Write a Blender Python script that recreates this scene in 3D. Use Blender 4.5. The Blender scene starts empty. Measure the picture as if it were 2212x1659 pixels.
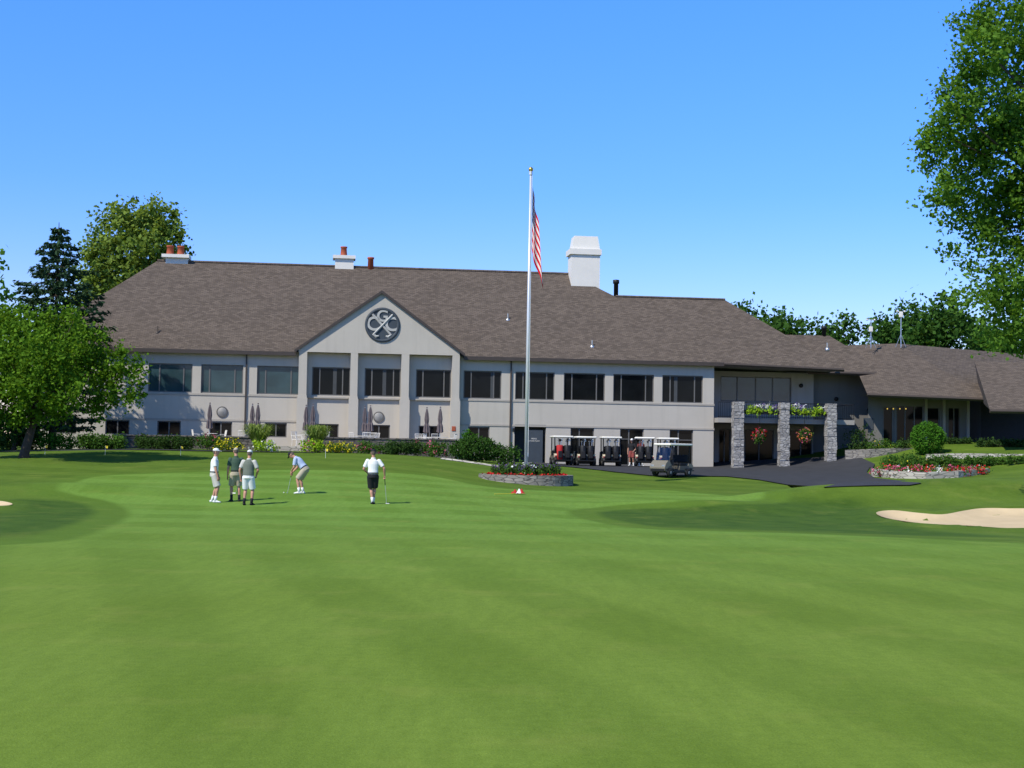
import bpy, bmesh, math, random
import numpy as np
from mathutils import Vector, Matrix
from mathutils.geometry import delaunay_2d_cdt
random.seed(7); rng = np.random.default_rng(7)
S = bpy.context.scene; C = S.collection
R_ = math.radians
F, CX, CY = 3037.0, 1106.0, 829.5
CAM = Vector((0, 0, 2.0)); PITCH = 2.65; ROLL = 0.95
RM = Matrix.Rotation(R_(90 + PITCH), 3, 'X') @ Matrix.Rotation(R_(ROLL), 3, 'Z')
def ray(px, py):
    d = RM @ Vector(((px - CX) / F, -(py - CY) / F, -1.0)); return d / d.y
def at(px, py, Y): return CAM + ray(px, py) * Y
# camera, sun, sky
cd = bpy.data.cameras.new('camera'); co_ = bpy.data.objects.new('camera', cd); C.objects.link(co_)
co_.matrix_world = Matrix.Translation(CAM) @ RM.to_4x4(); cd.sensor_width = 36; cd.lens = 36 * F / 2212; cd.clip_end = 8000; cd.clip_start = .1
S.camera = co_
SAZ, SEL = 42, 46
sv = Vector((-math.sin(R_(SAZ)) * math.cos(R_(SEL)), -math.cos(R_(SAZ)) * math.cos(R_(SEL)), math.sin(R_(SEL))))
sl = bpy.data.lights.new('sun', 'SUN'); sl.energy = 5.0; sl.angle = R_(.53); sl.color = (1, .945, .835)
so = bpy.data.objects.new('sun', sl); C.objects.link(so); so.rotation_euler = sv.to_track_quat('Z', 'Y').to_euler(); so.location = (-40, -40, 60)
w = bpy.data.worlds.new('World'); S.world = w; w.use_nodes = True; nt = w.node_tree; nt.nodes.clear()
sk = nt.nodes.new('ShaderNodeTexSky'); sk.sky_type = 'NISHITA'; sk.sun_disc = False; sk.sun_elevation = R_(SEL); sk.sun_rotation = math.atan2(sv.x, sv.y) % (2 * math.pi)
sk.air_density = 1.0; sk.dust_density = 0.0; sk.ozone_density = 4.0
hs = nt.nodes.new('ShaderNodeHueSaturation'); hs.inputs['Saturation'].default_value = 1.25
bg = nt.nodes.new('ShaderNodeBackground'); bg.inputs[1].default_value = .13
wo = nt.nodes.new('ShaderNodeOutputWorld')
tcw = nt.nodes.new('ShaderNodeTexCoord'); spw = nt.nodes.new('ShaderNodeSeparateXYZ'); nt.links.new(tcw.outputs['Generated'], spw.inputs[0])
cr = nt.nodes.new('ShaderNodeValToRGB'); nt.links.new(spw.outputs[2], cr.inputs[0]); E = cr.color_ramp.elements
E[0].position = 0.05; E[0].color = (.40, .335, .40, 1); E[1].position = .32; E[1].color = (.42, .48, .80, 1)
e_ = E.new(.18); e_.color = (.34, .385, .60, 1); e_ = E.new(.55); e_.color = (.44, .40, .32, 1)
mw_ = nt.nodes.new('ShaderNodeMix'); mw_.data_type = 'RGBA'; mw_.blend_type = 'MULTIPLY'; mw_.inputs[0].default_value = 1
g3 = nt.nodes.new('ShaderNodeVectorMath'); g3.operation = 'SCALE'; g3.inputs['Scale'].default_value = 3.0
nt.links.new(sk.outputs[0], hs.inputs['Color']); nt.links.new(hs.outputs[0], mw_.inputs[6]); nt.links.new(cr.outputs[0], mw_.inputs[7])
nt.links.new(mw_.outputs[2], g3.inputs[0]); nt.links.new(g3.outputs[0], bg.inputs[0]); nt.links.new(bg.outputs[0], wo.inputs[0])
S.view_settings.view_transform = 'Standard'; S.view_settings.look = 'None'

# ------------------------------------------------------------------ objects
def tag(o, label=None, cat=None, group=None, kind=None):
    if label: o['label'] = label
    if cat: o['category'] = cat
    if group: o['group'] = group
    if kind: o['kind'] = kind
    return o
def thing(name, label, cat, loc=(0, 0, 0), rz=0, group=None):
    o = bpy.data.objects.new(name, None); C.objects.link(o)
    o.location = loc; o.rotation_euler = (0, 0, rz); o.empty_display_size = .3
    return tag(o, label, cat, group)
def copy_tree(o, parent=None):
    c = o.copy(); C.objects.link(c); c.parent = parent
    for ch in list(o.children): copy_tree(ch, c)
    return c

# ------------------------------------------------------------------ materials
def newmat(name):
    m = bpy.data.materials.new(name); m.use_nodes = True
    nt = m.node_tree; nt.nodes.clear()
    out = nt.nodes.new('ShaderNodeOutputMaterial')
    return m, nt, out
def N(nt, t, **kw):
    n = nt.nodes.new(t)
    for k, v in kw.items(): setattr(n, k, v)
    return n
def mixc(nt, fac, a, b, blend='MIX'):
    n = nt.nodes.new('ShaderNodeMix'); n.data_type = 'RGBA'; n.blend_type = blend
    for idx, v in ((0, fac), (6, a), (7, b)):
        if hasattr(v, 'links'): nt.links.new(v, n.inputs[idx])
        elif idx == 0: n.inputs[0].default_value = v
        else: n.inputs[idx].default_value = (*v[:3], 1)
    return n.outputs[2]
def mth(nt, op, a, b=None, c=None, clamp=False):
    n = nt.nodes.new('ShaderNodeMath'); n.operation = op; n.use_clamp = clamp
    for i, v in enumerate((a, b, c)):
        if v is None: continue
        if hasattr(v, 'links'): nt.links.new(v, n.inputs[i])
        else: n.inputs[i].default_value = v
    return n.outputs[0]
def noise(nt, vec, scale, detail=2, rough=.55):
    n = nt.nodes.new('ShaderNodeTexNoise'); n.inputs['Scale'].default_value = scale
    n.inputs['Detail'].default_value = detail; n.inputs['Roughness'].default_value = rough
    if vec is not None: nt.links.new(vec, n.inputs['Vector'])
    return n.outputs['Fac']
def bsdf(nt, out, col, rough=.8, spec=.3, metal=0, bump=None, bstr=.2, bdist=.02):
    p = nt.nodes.new('ShaderNodeBsdfPrincipled')
    if hasattr(col, 'links'): nt.links.new(col, p.inputs['Base Color'])
    else: p.inputs['Base Color'].default_value = (*col[:3], 1)
    p.inputs['Roughness'].default_value = rough; p.inputs['Metallic'].default_value = metal
    p.inputs['Specular IOR Level'].default_value = spec
    if bump is not None:
        b = nt.nodes.new('ShaderNodeBump'); b.inputs['Strength'].default_value = abs(bstr); b.inputs['Distance'].default_value = bdist; b.invert = bstr < 0
        nt.links.new(bump, b.inputs['Height']); nt.links.new(b.outputs[0], p.inputs['Normal'])
    nt.links.new(p.outputs[0], out.inputs['Surface']); return p
def M(name, col, rough=.75, var=.12, scale=3, spec=.3, metal=0, bstr=.15):
    m, nt, out = newmat(name)
    tc = N(nt, 'ShaderNodeTexCoord').outputs['Object']
    f = noise(nt, tc, scale, 4)
    c = mixc(nt, f, [x * (1 - var * 1.6) for x in col], [min(1, x * (1 + var * 1.6)) for x in col])
    f2 = noise(nt, tc, scale * 12, 1)
    bsdf(nt, out, c, rough, spec, metal, f2, bstr, .01); return m
def stuccomat(name, col):
    m, nt, out = newmat(name)
    tc = N(nt, 'ShaderNodeTexCoord').outputs['Object']
    f = noise(nt, tc, .45, 4, .6)
    c = mixc(nt, f, [x * .9 for x in col], [x * 1.08 for x in col])
    mp = N(nt, 'ShaderNodeMapping'); mp.inputs['Scale'].default_value = (2.6, 2.6, .16); nt.links.new(tc, mp.inputs[0])
    st = noise(nt, mp.outputs[0], 1, 3, .6)
    c = mixc(nt, mth(nt, 'MULTIPLY', mth(nt, 'SUBTRACT', st, .5, clamp=True), .8), c, [x * .62 for x in col])
    bsdf(nt, out, c, .92, .12, 0, noise(nt, tc, 22, 2), .35, .012); return m
def leafmat(name, dark, light, trans=.3):
    m, nt, out = newmat(name)
    a = N(nt, 'ShaderNodeAttribute', attribute_name='tint')
    c = mixc(nt, a.outputs['Fac'], dark, light)
    d = N(nt, 'ShaderNodeBsdfDiffuse')
    t = N(nt, 'ShaderNodeBsdfTranslucent')
    nt.links.new(c, d.inputs['Color'])
    nt.links.new(mixc(nt, 1, c, (1.25, 1.15, .5), 'MULTIPLY'), t.inputs['Color'])
    mx = N(nt, 'ShaderNodeMixShader'); mx.inputs[0].default_value = trans
    nt.links.new(d.outputs[0], mx.inputs[1]); nt.links.new(t.outputs[0], mx.inputs[2]); nt.links.new(mx.outputs[0], out.inputs['Surface'])
    return m
def stonemat(name, c1, c2, mortar, sx=3, sz=8):
    m, nt, out = newmat(name)
    tc = N(nt, 'ShaderNodeTexCoord').outputs['Object']
    mp = N(nt, 'ShaderNodeMapping'); mp.inputs['Scale'].default_value = (sx, sx, sz); nt.links.new(tc, mp.inputs[0])
    v = N(nt, 'ShaderNodeTexVoronoi'); v.inputs['Scale'].default_value = 1; nt.links.new(mp.outputs[0], v.inputs['Vector'])
    e = N(nt, 'ShaderNodeTexVoronoi', feature='DISTANCE_TO_EDGE'); e.inputs['Scale'].default_value = 1; nt.links.new(mp.outputs[0], e.inputs['Vector'])
    sep = N(nt, 'ShaderNodeSeparateColor'); nt.links.new(v.outputs['Color'], sep.inputs[0])
    c = mixc(nt, sep.outputs[0], c1, c2)
    c = mixc(nt, mth(nt, 'MULTIPLY', noise(nt, tc, 14), .4), c, [x * .5 for x in c1])
    ed = mth(nt, 'MULTIPLY', e.outputs['Distance'], 12, clamp=True)
    c = mixc(nt, ed, mortar, c)
    bsdf(nt, out, c, .9, .2, 0, ed, .6, .03); return m
def roofmat():
    m, nt, out = newmat('shingle')
    uv = N(nt, 'ShaderNodeUVMap').outputs[0]
    b = N(nt, 'ShaderNodeTexBrick'); nt.links.new(uv, b.inputs['Vector']); b.inputs['Scale'].default_value = 1
    b.inputs['Color1'].default_value = (.168, .134, .110, 1); b.inputs['Color2'].default_value = (.100, .080, .066, 1); b.inputs['Mortar'].default_value = (.066, .053, .044, 1)
    b.inputs['Brick Width'].default_value = .30; b.inputs['Row Height'].default_value = .15; b.inputs['Mortar Size'].default_value = .012; b.inputs['Mortar Smooth'].default_value = .5
    f = noise(nt, uv, .4, 4, .6)
    c = mixc(nt, f, mixc(nt, 1, b.outputs['Color'], (.92, .92, .93), 'MULTIPLY'), mixc(nt, 1, b.outputs['Color'], (1.08, 1.07, 1.06), 'MULTIPLY'))
    g = noise(nt, uv, 7, 2, .7)
    c = mixc(nt, mth(nt, 'MULTIPLY', g, .5), c, mixc(nt, 1, c, (.6, .58, .56), 'MULTIPLY'))
    mp = N(nt, 'ShaderNodeMapping'); mp.inputs['Scale'].default_value = (2.4, .12, 1); nt.links.new(uv, mp.inputs[0])
    st = noise(nt, mp.outputs[0], 1, 3)
    c = mixc(nt, mth(nt, 'MULTIPLY', st, .14), c, (.07, .056, .048))
    bsdf(nt, out, c, .95, .15, 0, b.outputs['Fac'], -.4, .02); return m
def glassmat(name, col, spec=.5, rough=.06):
    m, nt, out = newmat(name)
    tc = N(nt, 'ShaderNodeTexCoord').outputs['Object']
    c = mixc(nt, noise(nt, tc, .7, 3), [x * .3 for x in col], [x * 1.7 for x in col])
    bsdf(nt, out, c, rough, spec); return m
def grassmat():
    m, nt, out = newmat('turf')
    pos = N(nt, 'ShaderNodeTexCoord').outputs['Object']
    a = N(nt, 'ShaderNodeAttribute', attribute_name='mown').outputs['Fac']
    deep = N(nt, 'ShaderNodeAttribute', attribute_name='deep').outputs['Fac']
    sx = N(nt, 'ShaderNodeSeparateXYZ'); nt.links.new(pos, sx.inputs[0]); X, Y = sx.outputs[0], sx.outputs[1]
    n1 = noise(nt, pos, .09, 2); n2 = noise(nt, pos, 1.1, 4, .65)
    mp = N(nt, 'ShaderNodeMapping'); mp.inputs['Scale'].default_value = (5, .8, 1); mp.inputs['Rotation'].default_value = (0, 0, R_(-18)); nt.links.new(pos, mp.inputs[0])
    n3 = noise(nt, mp.outputs[0], 1.0, 4, .75)
    n4 = noise(nt, pos, 48, 2, .8)
    n5 = noise(nt, pos, 8, 3, .75)
    con = lambda n, k: mth(nt, 'MULTIPLY_ADD', mth(nt, 'SUBTRACT', n, .5), k, .5, clamp=True)
    def stripe(ang, per, off, dist, soft):
        t = mth(nt, 'ADD', mth(nt, 'MULTIPLY', X, math.cos(ang) / per), mth(nt, 'MULTIPLY', Y, math.sin(ang) / per))
        t = mth(nt, 'ADD', t, mth(nt, 'MULTIPLY', n1, dist)); t = mth(nt, 'ADD', t, off)
        t = mth(nt, 'ADD', t, mth(nt, 'MULTIPLY', n5, .05))
        s = mth(nt, 'SINE', mth(nt, 'MULTIPLY', t, 2 * math.pi))
        return mth(nt, 'MULTIPLY_ADD', s, soft, .5, clamp=True)
    s1 = stripe(R_(18), 2.6, .1, .30, 1.1); s2 = stripe(R_(-40), 5.2, .3, .35, .7); s3 = stripe(R_(84), 4.6, .2, .4, 2.0); s4 = stripe(R_(10), 3.0, .4, .3, 2.6)
    base = mixc(nt, s1, (.160, .240, .028), (.196, .282, .038))
    base = mixc(nt, mth(nt, 'MULTIPLY', s2, .22), base, (.232, .328, .056))
    far = mixc(nt, s3, (.158, .276, .038), (.194, .332, .054))
    far = mixc(nt, mth(nt, 'MULTIPLY', s4, .35), far, (.216, .356, .066))
    ff = mth(nt, 'MULTIPLY', mth(nt, 'SUBTRACT', Y, 18), .045, clamp=True)
    base = mixc(nt, ff, base, far)
    base = mixc(nt, mth(nt, 'MULTIPLY', con(n3, 2.6), .32), base, (.090, .150, .016))
    rough = mixc(nt, con(n2, 1.6), (.064, .122, .013), (.132, .212, .026))
    rough = mixc(nt, mth(nt, 'MULTIPLY', stripe(R_(70), 4.0, 0, .9, 1.0), .35), rough, (.165, .255, .036))
    rough = mixc(nt, mth(nt, 'MULTIPLY', n1, .4), rough, (.140, .20, .028))
    dk = mth(nt, 'MULTIPLY_ADD', deep, 1 / 1.0, .5, clamp=True)
    rough = mixc(nt, mth(nt, 'MULTIPLY', dk, .80), rough, mixc(nt, con(n2, 1.8), (.034, .082, .010), (.082, .150, .020)))  # deep rough is darker turf; tone also stands in for mound slope shade
    col = mixc(nt, n2, (.096, .170, .018), (.140, .230, .030))
    k1 = mth(nt, 'MULTIPLY_ADD', a, 1 / .4, 3.0, clamp=True)
    k2 = mth(nt, 'MULTIPLY_ADD', mth(nt, 'ADD', a, mth(nt, 'MULTIPLY', mth(nt, 'SUBTRACT', n5, .5), .4)), 1 / .3, .5, clamp=True)
    c = mixc(nt, k1, rough, col); c = mixc(nt, k2, c, base)
    c = mixc(nt, mth(nt, 'MULTIPLY', con(n4, 2.4), .58), c, mixc(nt, 1, c, (.44, .50, .34), 'MULTIPLY'))
    c = mixc(nt, mth(nt, 'MULTIPLY', con(n5, 2.6), .40), c, mixc(nt, 1, c, (.58, .64, .44), 'MULTIPLY'))
    c = mixc(nt, mth(nt, 'MULTIPLY', mth(nt, 'SUBTRACT', noise(nt, pos, .8, 4), .55, clamp=True), 1.3), c, (.26, .28, .06))
    bsdf(nt, out, c, .9, .08, 0, n4, .25, .03); return m

MT = dict(
 stucco=stuccomat('stucco', (.475, .435, .375)), stucco_trim=stuccomat('stucco_trim', (.38, .345, .30)), shadewall=stuccomat('shaded_stucco', (.17, .165, .155)), midwall=stuccomat('half_shaded_stucco', (.33, .31, .28)),  # last two are the same stucco with shade put into the colour
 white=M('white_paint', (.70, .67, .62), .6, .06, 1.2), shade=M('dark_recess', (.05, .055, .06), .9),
 slate=M('slate_trim', (.05, .062, .075), .6), bronze=M('frame_grey', (.13, .125, .12), .5), gutter=M('gutter', (.06, .047, .04), .5),
 glass=glassmat('window_glass', (.006, .007, .008), .14), reflectglass=glassmat('sky_reflection_glass', (.028, .058, .066), .4), balconyglass=glassmat('balcony_reflection_glass', (.045, .070, .078), .5),  # teal and balcony panes carry the sky's reflection in their base colour
 terracotta=M('terracotta', (.36, .085, .04), .8), black=M('black', (.012, .012, .013), .5), rubber=M('rubber', (.02, .02, .02), .8),
 metal=M('steel', (.6, .61, .63), .35, .05, 3, .5, .8), dish=M('dull_metal', (.27, .26, .245), .6, .1, 6, .4, .2), alu=M('pole_aluminium', (.62, .63, .65), .45, .05, 2, .5, .35), gold=M('gold', (.75, .5, .12), .3, .05, 3, .5, .9),
 stone=stonemat('ledge_stone', (.50, .475, .44), (.24, .225, .215), (.10, .10, .10), 3, 6), patiostone=stonemat('patio_stone', (.19, .165, .15), (.10, .09, .085), (.035, .033, .03), 2.2, 7),
 limestone=stonemat('limestone', (.56, .52, .45), (.36, .33, .29), (.15, .14, .12), 1.6, 6), bedstone=stonemat('bed_stone', (.34, .31, .27), (.20, .185, .165), (.07, .065, .06), 2.2, 8),
 asphalt=M('asphalt', (.045, .045, .05), .9, .2, 1.2, .2), sand=M('sand', (.57, .44, .27), .95, .12, 1.2, .1, 0, .5), paving=M('paving', (.3, .28, .26), .9),
 bark=M('bark', (.06, .045, .035), .95, .3, 6), soil=M('soil', (.04, .03, .022), .95),
 cream=M('cream_plastic', (.56, .49, .36), .35, .04, 2, .5), tan=M('dark_tan_plastic', (.09, .08, .064), .4, .06, 2, .4), midtan=M('tan_plastic', (.19, .17, .13), .35, .06, 2, .5), canvas=M('canvas', (.14, .115, .12), .9, .15), cartroof=M('cart_roof', (.78, .74, .66), .45, .03, 2, .4),
 skin=M('skin', (.48, .25, .17), .6, .06, 8), hair=M('hair', (.12, .09, .07), .8), red=M('red_cloth', (.42, .02, .02), .7), yellow=M('yellow', (.75, .6, .05), .6),
 wcloth=M('white_cloth', (.75, .75, .74), .85, .05, 5), greycl=M('grey_cloth', (.20, .21, .20), .85, .05, 5), green=M('green_cloth', (.05, .09, .06), .85, .1, 5), vest=M('vest_cloth', (.13, .15, .12), .85, .1, 5), khaki=M('khaki_cloth', (.40, .35, .26), .85, .08, 5),
 bcloth=M('black_cloth', (.015, .015, .018), .85, .1, 5), bluecl=M('blue_cloth', (.40, .48, .64), .85, .22, 9), maroon=M('maroon_cloth', (.22, .05, .045), .85), pebble=M('stone_cloth', (.52, .50, .45), .85, .05, 5),
 flagred=M('flag_red', (.56, .008, .02), .85, .1, 3, .05), flagwhite=M('flag_white', (.68, .67, .65), .85, .05, 3, .05), flagblue=M('flag_blue', (.010, .016, .07), .85, .1, 3, .05),
 curtain=M('curtain', (.06, .065, .07)), emblem_pale=M('emblem_pale', (.42, .41, .38), .7), roof=roofmat(), turf=grassmat(),
)
def emat(name, col, s):
    m, nt, out = newmat(name); e = N(nt, 'ShaderNodeEmission'); e.inputs[0].default_value = (*col, 1); e.inputs[1].default_value = s
    nt.links.new(e.outputs[0], out.inputs[0]); return m
MT['lampglow'] = emat('lamp_glow', (1, .72, .15), .7)
LF = dict(
 maple=leafmat('leaf_maple', (.045, .115, .011), (.165, .30, .028), .35), rmaple=leafmat('leaf_green', (.052, .130, .018), (.195, .36, .052), .45),
 spruce=leafmat('needle', (.020, .048, .026), (.065, .118, .06), .15), lime=leafmat('leaf_lime', (.085, .15, .024), (.27, .36, .075), .35),
 far=leafmat('leaf_far', (.022, .066, .013), (.085, .175, .034)), shrub=leafmat('leaf_shrub', (.035, .09, .018), (.10, .20, .035)),
 dark=leafmat('leaf_dark', (.022, .055, .016), (.065, .12, .03)), bush=leafmat('leaf_bush', (.026, .07, .016), (.075, .155, .03)), box=leafmat('leaf_box', (.035, .12, .012), (.11, .27, .03)),
 chart=leafmat('leaf_chartreuse', (.2, .36, .02), (.42, .58, .05)), grass=leafmat('blade', (.10, .19, .03), (.30, .36, .10)),
 yellow=leafmat('bloom_yellow', (.6, .5, .02), (.8, .7, .05), .15), pink=leafmat('bloom_pink', (.48, .06, .15), (.74, .18, .28), .15), red=leafmat('bloom_red', (.45, .012, .015), (.68, .05, .05), .15),
 white=leafmat('bloom_white', (.7, .7, .68), (.85, .85, .83), .15), purple=leafmat('bloom_purple', (.10, .05, .2), (.24, .15, .4), .15), orange=leafmat('bloom_orange', (.50, .14, .04), (.66, .32, .08), .15),
)

# ------------------------------------------------------------------ mesh builder
class MB:
    def __init__(s): s.v = []; s.f = []
    def add(s, vs, fs):
        o = len(s.v); s.v += [Vector(v) for v in vs]; s.f += [[i + o for i in f] for f in fs]; return s
    def box(s, x0, x1, y0, y1, z0, z1):
        return s.add([(x0, y0, z0), (x1, y0, z0), (x1, y1, z0), (x0, y1, z0), (x0, y0, z1), (x1, y0, z1), (x1, y1, z1), (x0, y1, z1)],
                     [(0, 3, 2, 1), (4, 5, 6, 7), (0, 1, 5, 4), (1, 2, 6, 5), (2, 3, 7, 6), (3, 0, 4, 7)])
    def frustum(s, c, w0, d0, z0, w1, d1, z1):
        x, y = c
        return s.add([(x - w0, y - d0, z0), (x + w0, y - d0, z0), (x + w0, y + d0, z0), (x - w0, y + d0, z0), (x - w1, y - d1, z1), (x + w1, y - d1, z1), (x + w1, y + d1, z1), (x - w1, y + d1, z1)],
                     [(0, 3, 2, 1), (4, 5, 6, 7), (0, 1, 5, 4), (1, 2, 6, 5), (2, 3, 7, 6), (3, 0, 4, 7)])
    def rbox(s, x0, x1, y0, y1, z0, z1, r=.03, seg=2):
        bm = bmesh.new(); bmesh.ops.create_cube(bm, size=1)
        for v in bm.verts: v.co = Vector(((x0 + x1) / 2 + v.co.x * (x1 - x0), (y0 + y1) / 2 + v.co.y * (y1 - y0), (z0 + z1) / 2 + v.co.z * (z1 - z0)))
        bmesh.ops.bevel(bm, geom=bm.edges[:], offset=r, segments=seg, affect='EDGES', profile=.5)
        bm.verts.ensure_lookup_table(); bm.verts.index_update()
        s.add([v.co.copy() for v in bm.verts], [[v.index for v in f.verts] for f in bm.faces]); bm.free(); return s
    def loft(s, pts, rad, n=8, side=None):
        pts = [Vector(p) for p in pts]; o = len(s.v); k = len(pts); prev = None
        for i, p in enumerate(pts):
            t = (pts[min(i + 1, k - 1)] - pts[max(i - 1, 0)])
            t = t.normalized() if t.length > 1e-9 else Vector((0, 0, 1))
            if side is not None: sd = Vector(side)
            elif prev is not None: sd = prev
            else: sd = Vector((1, 0, 0)) if abs(t.x) < .8 else Vector((0, 1, 0))
            a = (sd - t * sd.dot(t)); a = a.normalized() if a.length > 1e-6 else t.orthogonal().normalized()
            prev = a; b = t.cross(a); r = rad[i] if hasattr(rad, '__len__') else rad
            ra, rb = r if hasattr(r, '__len__') else (r, r)
            for j in range(n):
                g = 2 * math.pi * j / n; s.v.append(p + a * (ra * math.cos(g)) + b * (rb * math.sin(g)))
        for i in range(k - 1):
            for j in range(n):
                q = (j + 1) % n; s.f.append([o + i * n + j, o + i * n + q, o + (i + 1) * n + q, o + (i + 1) * n + j])
        s.f.append([o + j for j in reversed(range(n))]); s.f.append([o + (k - 1) * n + j for j in range(n)]); return s
    def bar(s, a, b, r, n=6): return s.loft([a, b], [r, r], n)
    def ball(s, c, r, n=10, m=7):
        c = Vector(c); rx, ry, rz = r if hasattr(r, '__len__') else (r, r, r)
        vs = [c + Vector((0, 0, -rz))]
        for i in range(1, m):
            a = -math.pi / 2 + math.pi * i / m
            for j in range(n):
                g = 2 * math.pi * j / n; vs.append(c + Vector((rx * math.cos(a) * math.cos(g), ry * math.cos(a) * math.sin(g), rz * math.sin(a))))
        vs.append(c + Vector((0, 0, rz))); fs = []; L = len(vs) - 1
        for j in range(n):
            q = (j + 1) % n; fs.append((0, 1 + q, 1 + j)); fs.append((L, 1 + (m - 2) * n + j, 1 + (m - 2) * n + q))
            for i in range(m - 2): fs.append((1 + i * n + j, 1 + i * n + q, 1 + (i + 1) * n + q, 1 + (i + 1) * n + j))
        return s.add(vs, fs)
    def lathe(s, prof, c=(0, 0, 0), n=20, axis='Z'):
        c = Vector(c); vs = []; k = len(prof)
        for r, z in prof:
            for j in range(n):
                g = 2 * math.pi * j / n
                p = Vector((r * math.cos(g), r * math.sin(g), z))
                if axis == 'X': p = Vector((z, r * math.cos(g), r * math.sin(g)))
                if axis == 'Y': p = Vector((r * math.cos(g), z, r * math.sin(g)))
                vs.append(c + p)
        fs = [(i * n + j, i * n + (j + 1) % n, (i + 1) * n + (j + 1) % n, (i + 1) * n + j) for i in range(k - 1) for j in range(n)]
        fs.append(list(reversed(range(n)))); fs.append([(k - 1) * n + j for j in range(n)])
        return s.add(vs, fs)
    def ring(s, c, R, r, n=28, m=8, axis='Y', flat=1.0):
        c = Vector(c); vs = []
        for i in range(n):
            g = 2 * math.pi * i / n
            for j in range(m):
                h = 2 * math.pi * j / m; q = R + r * math.cos(h); w_ = r * math.sin(h) * flat
                p = (q * math.cos(g), w_, q * math.sin(g)) if axis == 'Y' else ((q * math.cos(g), q * math.sin(g), w_) if axis == 'Z' else (w_, q * math.cos(g), q * math.sin(g)))
                vs.append(c + Vector(p))
        fs = [(i * m + j, i * m + (j + 1) % m, ((i + 1) % n) * m + (j + 1) % m, ((i + 1) % n) * m + j) for i in range(n) for j in range(m)]
        return s.add(vs, fs)
    def prism(s, poly, x0, x1, axis='X'):
        n = len(poly)
        mk = (lambda a, b, t: (t, a, b)) if axis == 'X' else ((lambda a, b, t: (a, t, b)) if axis == 'Y' else (lambda a, b, t: (a, b, t)))
        vs = [mk(a, b, x0) for a, b in poly] + [mk(a, b, x1) for a, b in poly]
        fs = [list(reversed(range(n))), [n + i for i in range(n)]] + [(i, (i + 1) % n, n + (i + 1) % n, n + i) for i in range(n)]
        return s.add(vs, fs)
    def mesh(s, name, origin=(0, 0, 0), recalc=True):
        me = bpy.data.meshes.new(name); o = Vector(origin)
        me.from_pydata([v - o for v in s.v], [], s.f)
        if recalc:
            bm = bmesh.new(); bm.from_mesh(me); bmesh.ops.recalc_face_normals(bm, faces=bm.faces); bm.to_mesh(me); bm.free()
        me.update(); return me
    def build(s, name, mat, parent=None, smooth=False, origin=(0, 0, 0), uv=False, recalc=True):
        me = s.mesh(name, origin, recalc); me.materials.append(mat)
        if smooth: me.polygons.foreach_set('use_smooth', [True] * len(me.polygons))
        if uv:
            ul = me.uv_layers.new(name='UVMap')
            for p in me.polygons:
                n = p.normal; e = Vector((0, 0, 1)).cross(n); e = e.normalized() if e.length > 1e-3 else Vector((1, 0, 0)); t = n.cross(e)
                for li in p.loop_indices:
                    co = me.vertices[me.loops[li].vertex_index].co; ul.data[li].uv = (co.dot(e), co.dot(t))
        o = bpy.data.objects.new(name, me); C.objects.link(o); o.parent = parent
        if parent is None: o.location = origin
        return o

def remeshed(mb, name, mat, parent, vox=.012, it=3):
    me = mb.mesh(name); ob = bpy.data.objects.new(name + '_tmp', me); C.objects.link(ob)
    m = ob.modifiers.new('r', 'REMESH'); m.mode = 'VOXEL'; m.voxel_size = vox; m.use_smooth_shade = True
    sm = ob.modifiers.new('s', 'SMOOTH'); sm.factor = .5; sm.iterations = it
    dg = bpy.context.evaluated_depsgraph_get(); dg.update()
    nm = bpy.data.meshes.new_from_object(ob.evaluated_get(dg)); nm.name = name
    bpy.data.objects.remove(ob); nm.materials.clear(); nm.materials.append(mat)
    o = bpy.data.objects.new(name, nm); C.objects.link(o); o.parent = parent; return o

# ------------------------------------------------------------------ ground
CP = []
for y in (-10, 5, 14, 24, 34):
    for x in (-30, -10, 10, 30): CP.append((x, y, 0.0))
for px, py, d in [(461, 1086, 46.5), (535, 1093, 45.5), (803, 1088, 46), (648, 1066, 50), (150, 1090, 45), (150, 1010, 66), (300, 985, 75), (40, 986, 71), (300, 970, 82),
                  (-150, 985, 75), (550, 1000, 70), (550, 980, 79), (900, 1040, 60), (900, 1000, 72), (900, 985, 80), (1120, 1047, 66), (1137, 1047, 66), (1448, 1028, 80), (1215, 1007, 89), (1393, 1008, 89),
                  (1536, 1010, 97), (1592, 1014, 93), (1790, 1005, 95), (1700, 1052, 74), (1850, 1052, 74), (1560, 1062, 68), (1890, 1035, 80), (2130, 1020, 84), (2000, 1058, 62), (1800, 1072, 58),
                  (2200, 1040, 62), (2200, 1103, 50), (1900, 1112, 49), (2050, 1150, 42), (1500, 1110, 48), (1350, 1100, 50), (1970, 977, 95), (2150, 985, 90), (2200, 1000, 85)]:
    p = at(px, py, d); CP.append((p.x, p.y, p.z))
CP += [(1.5, 77, .85), (-30, 95, 1.5), (-10, 97, 1.6), (5, 98, 1.0), (28, 100, 2.95), (36, 100, 3.0), (36, 110, 3.0), (10, 125, 1.5), (-40, 125, 1.5), (60, 125, 2.2), (-60, 90, 1.4), (-60, 50, .3), (60, 50, .4), (60, 80, 1.6), (-60, 0, 0), (60, 0, 0), (0, 170, 1.5), (90, 170, 1.8), (-90, 170, 1.5)]
CPA = np.array(CP)
def phi(r2): return np.sqrt(r2 + 20.0)
D2 = ((CPA[:, None, :2] - CPA[None, :, :2]) ** 2).sum(-1)
n_ = len(CPA); A_ = np.zeros((n_ + 1, n_ + 1)); A_[:n_, :n_] = phi(D2) - np.eye(n_) * .3; A_[n_, :n_] = 1; A_[:n_, n_] = 1
W_ = np.linalg.solve(A_, np.append(CPA[:, 2], 0))
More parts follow.
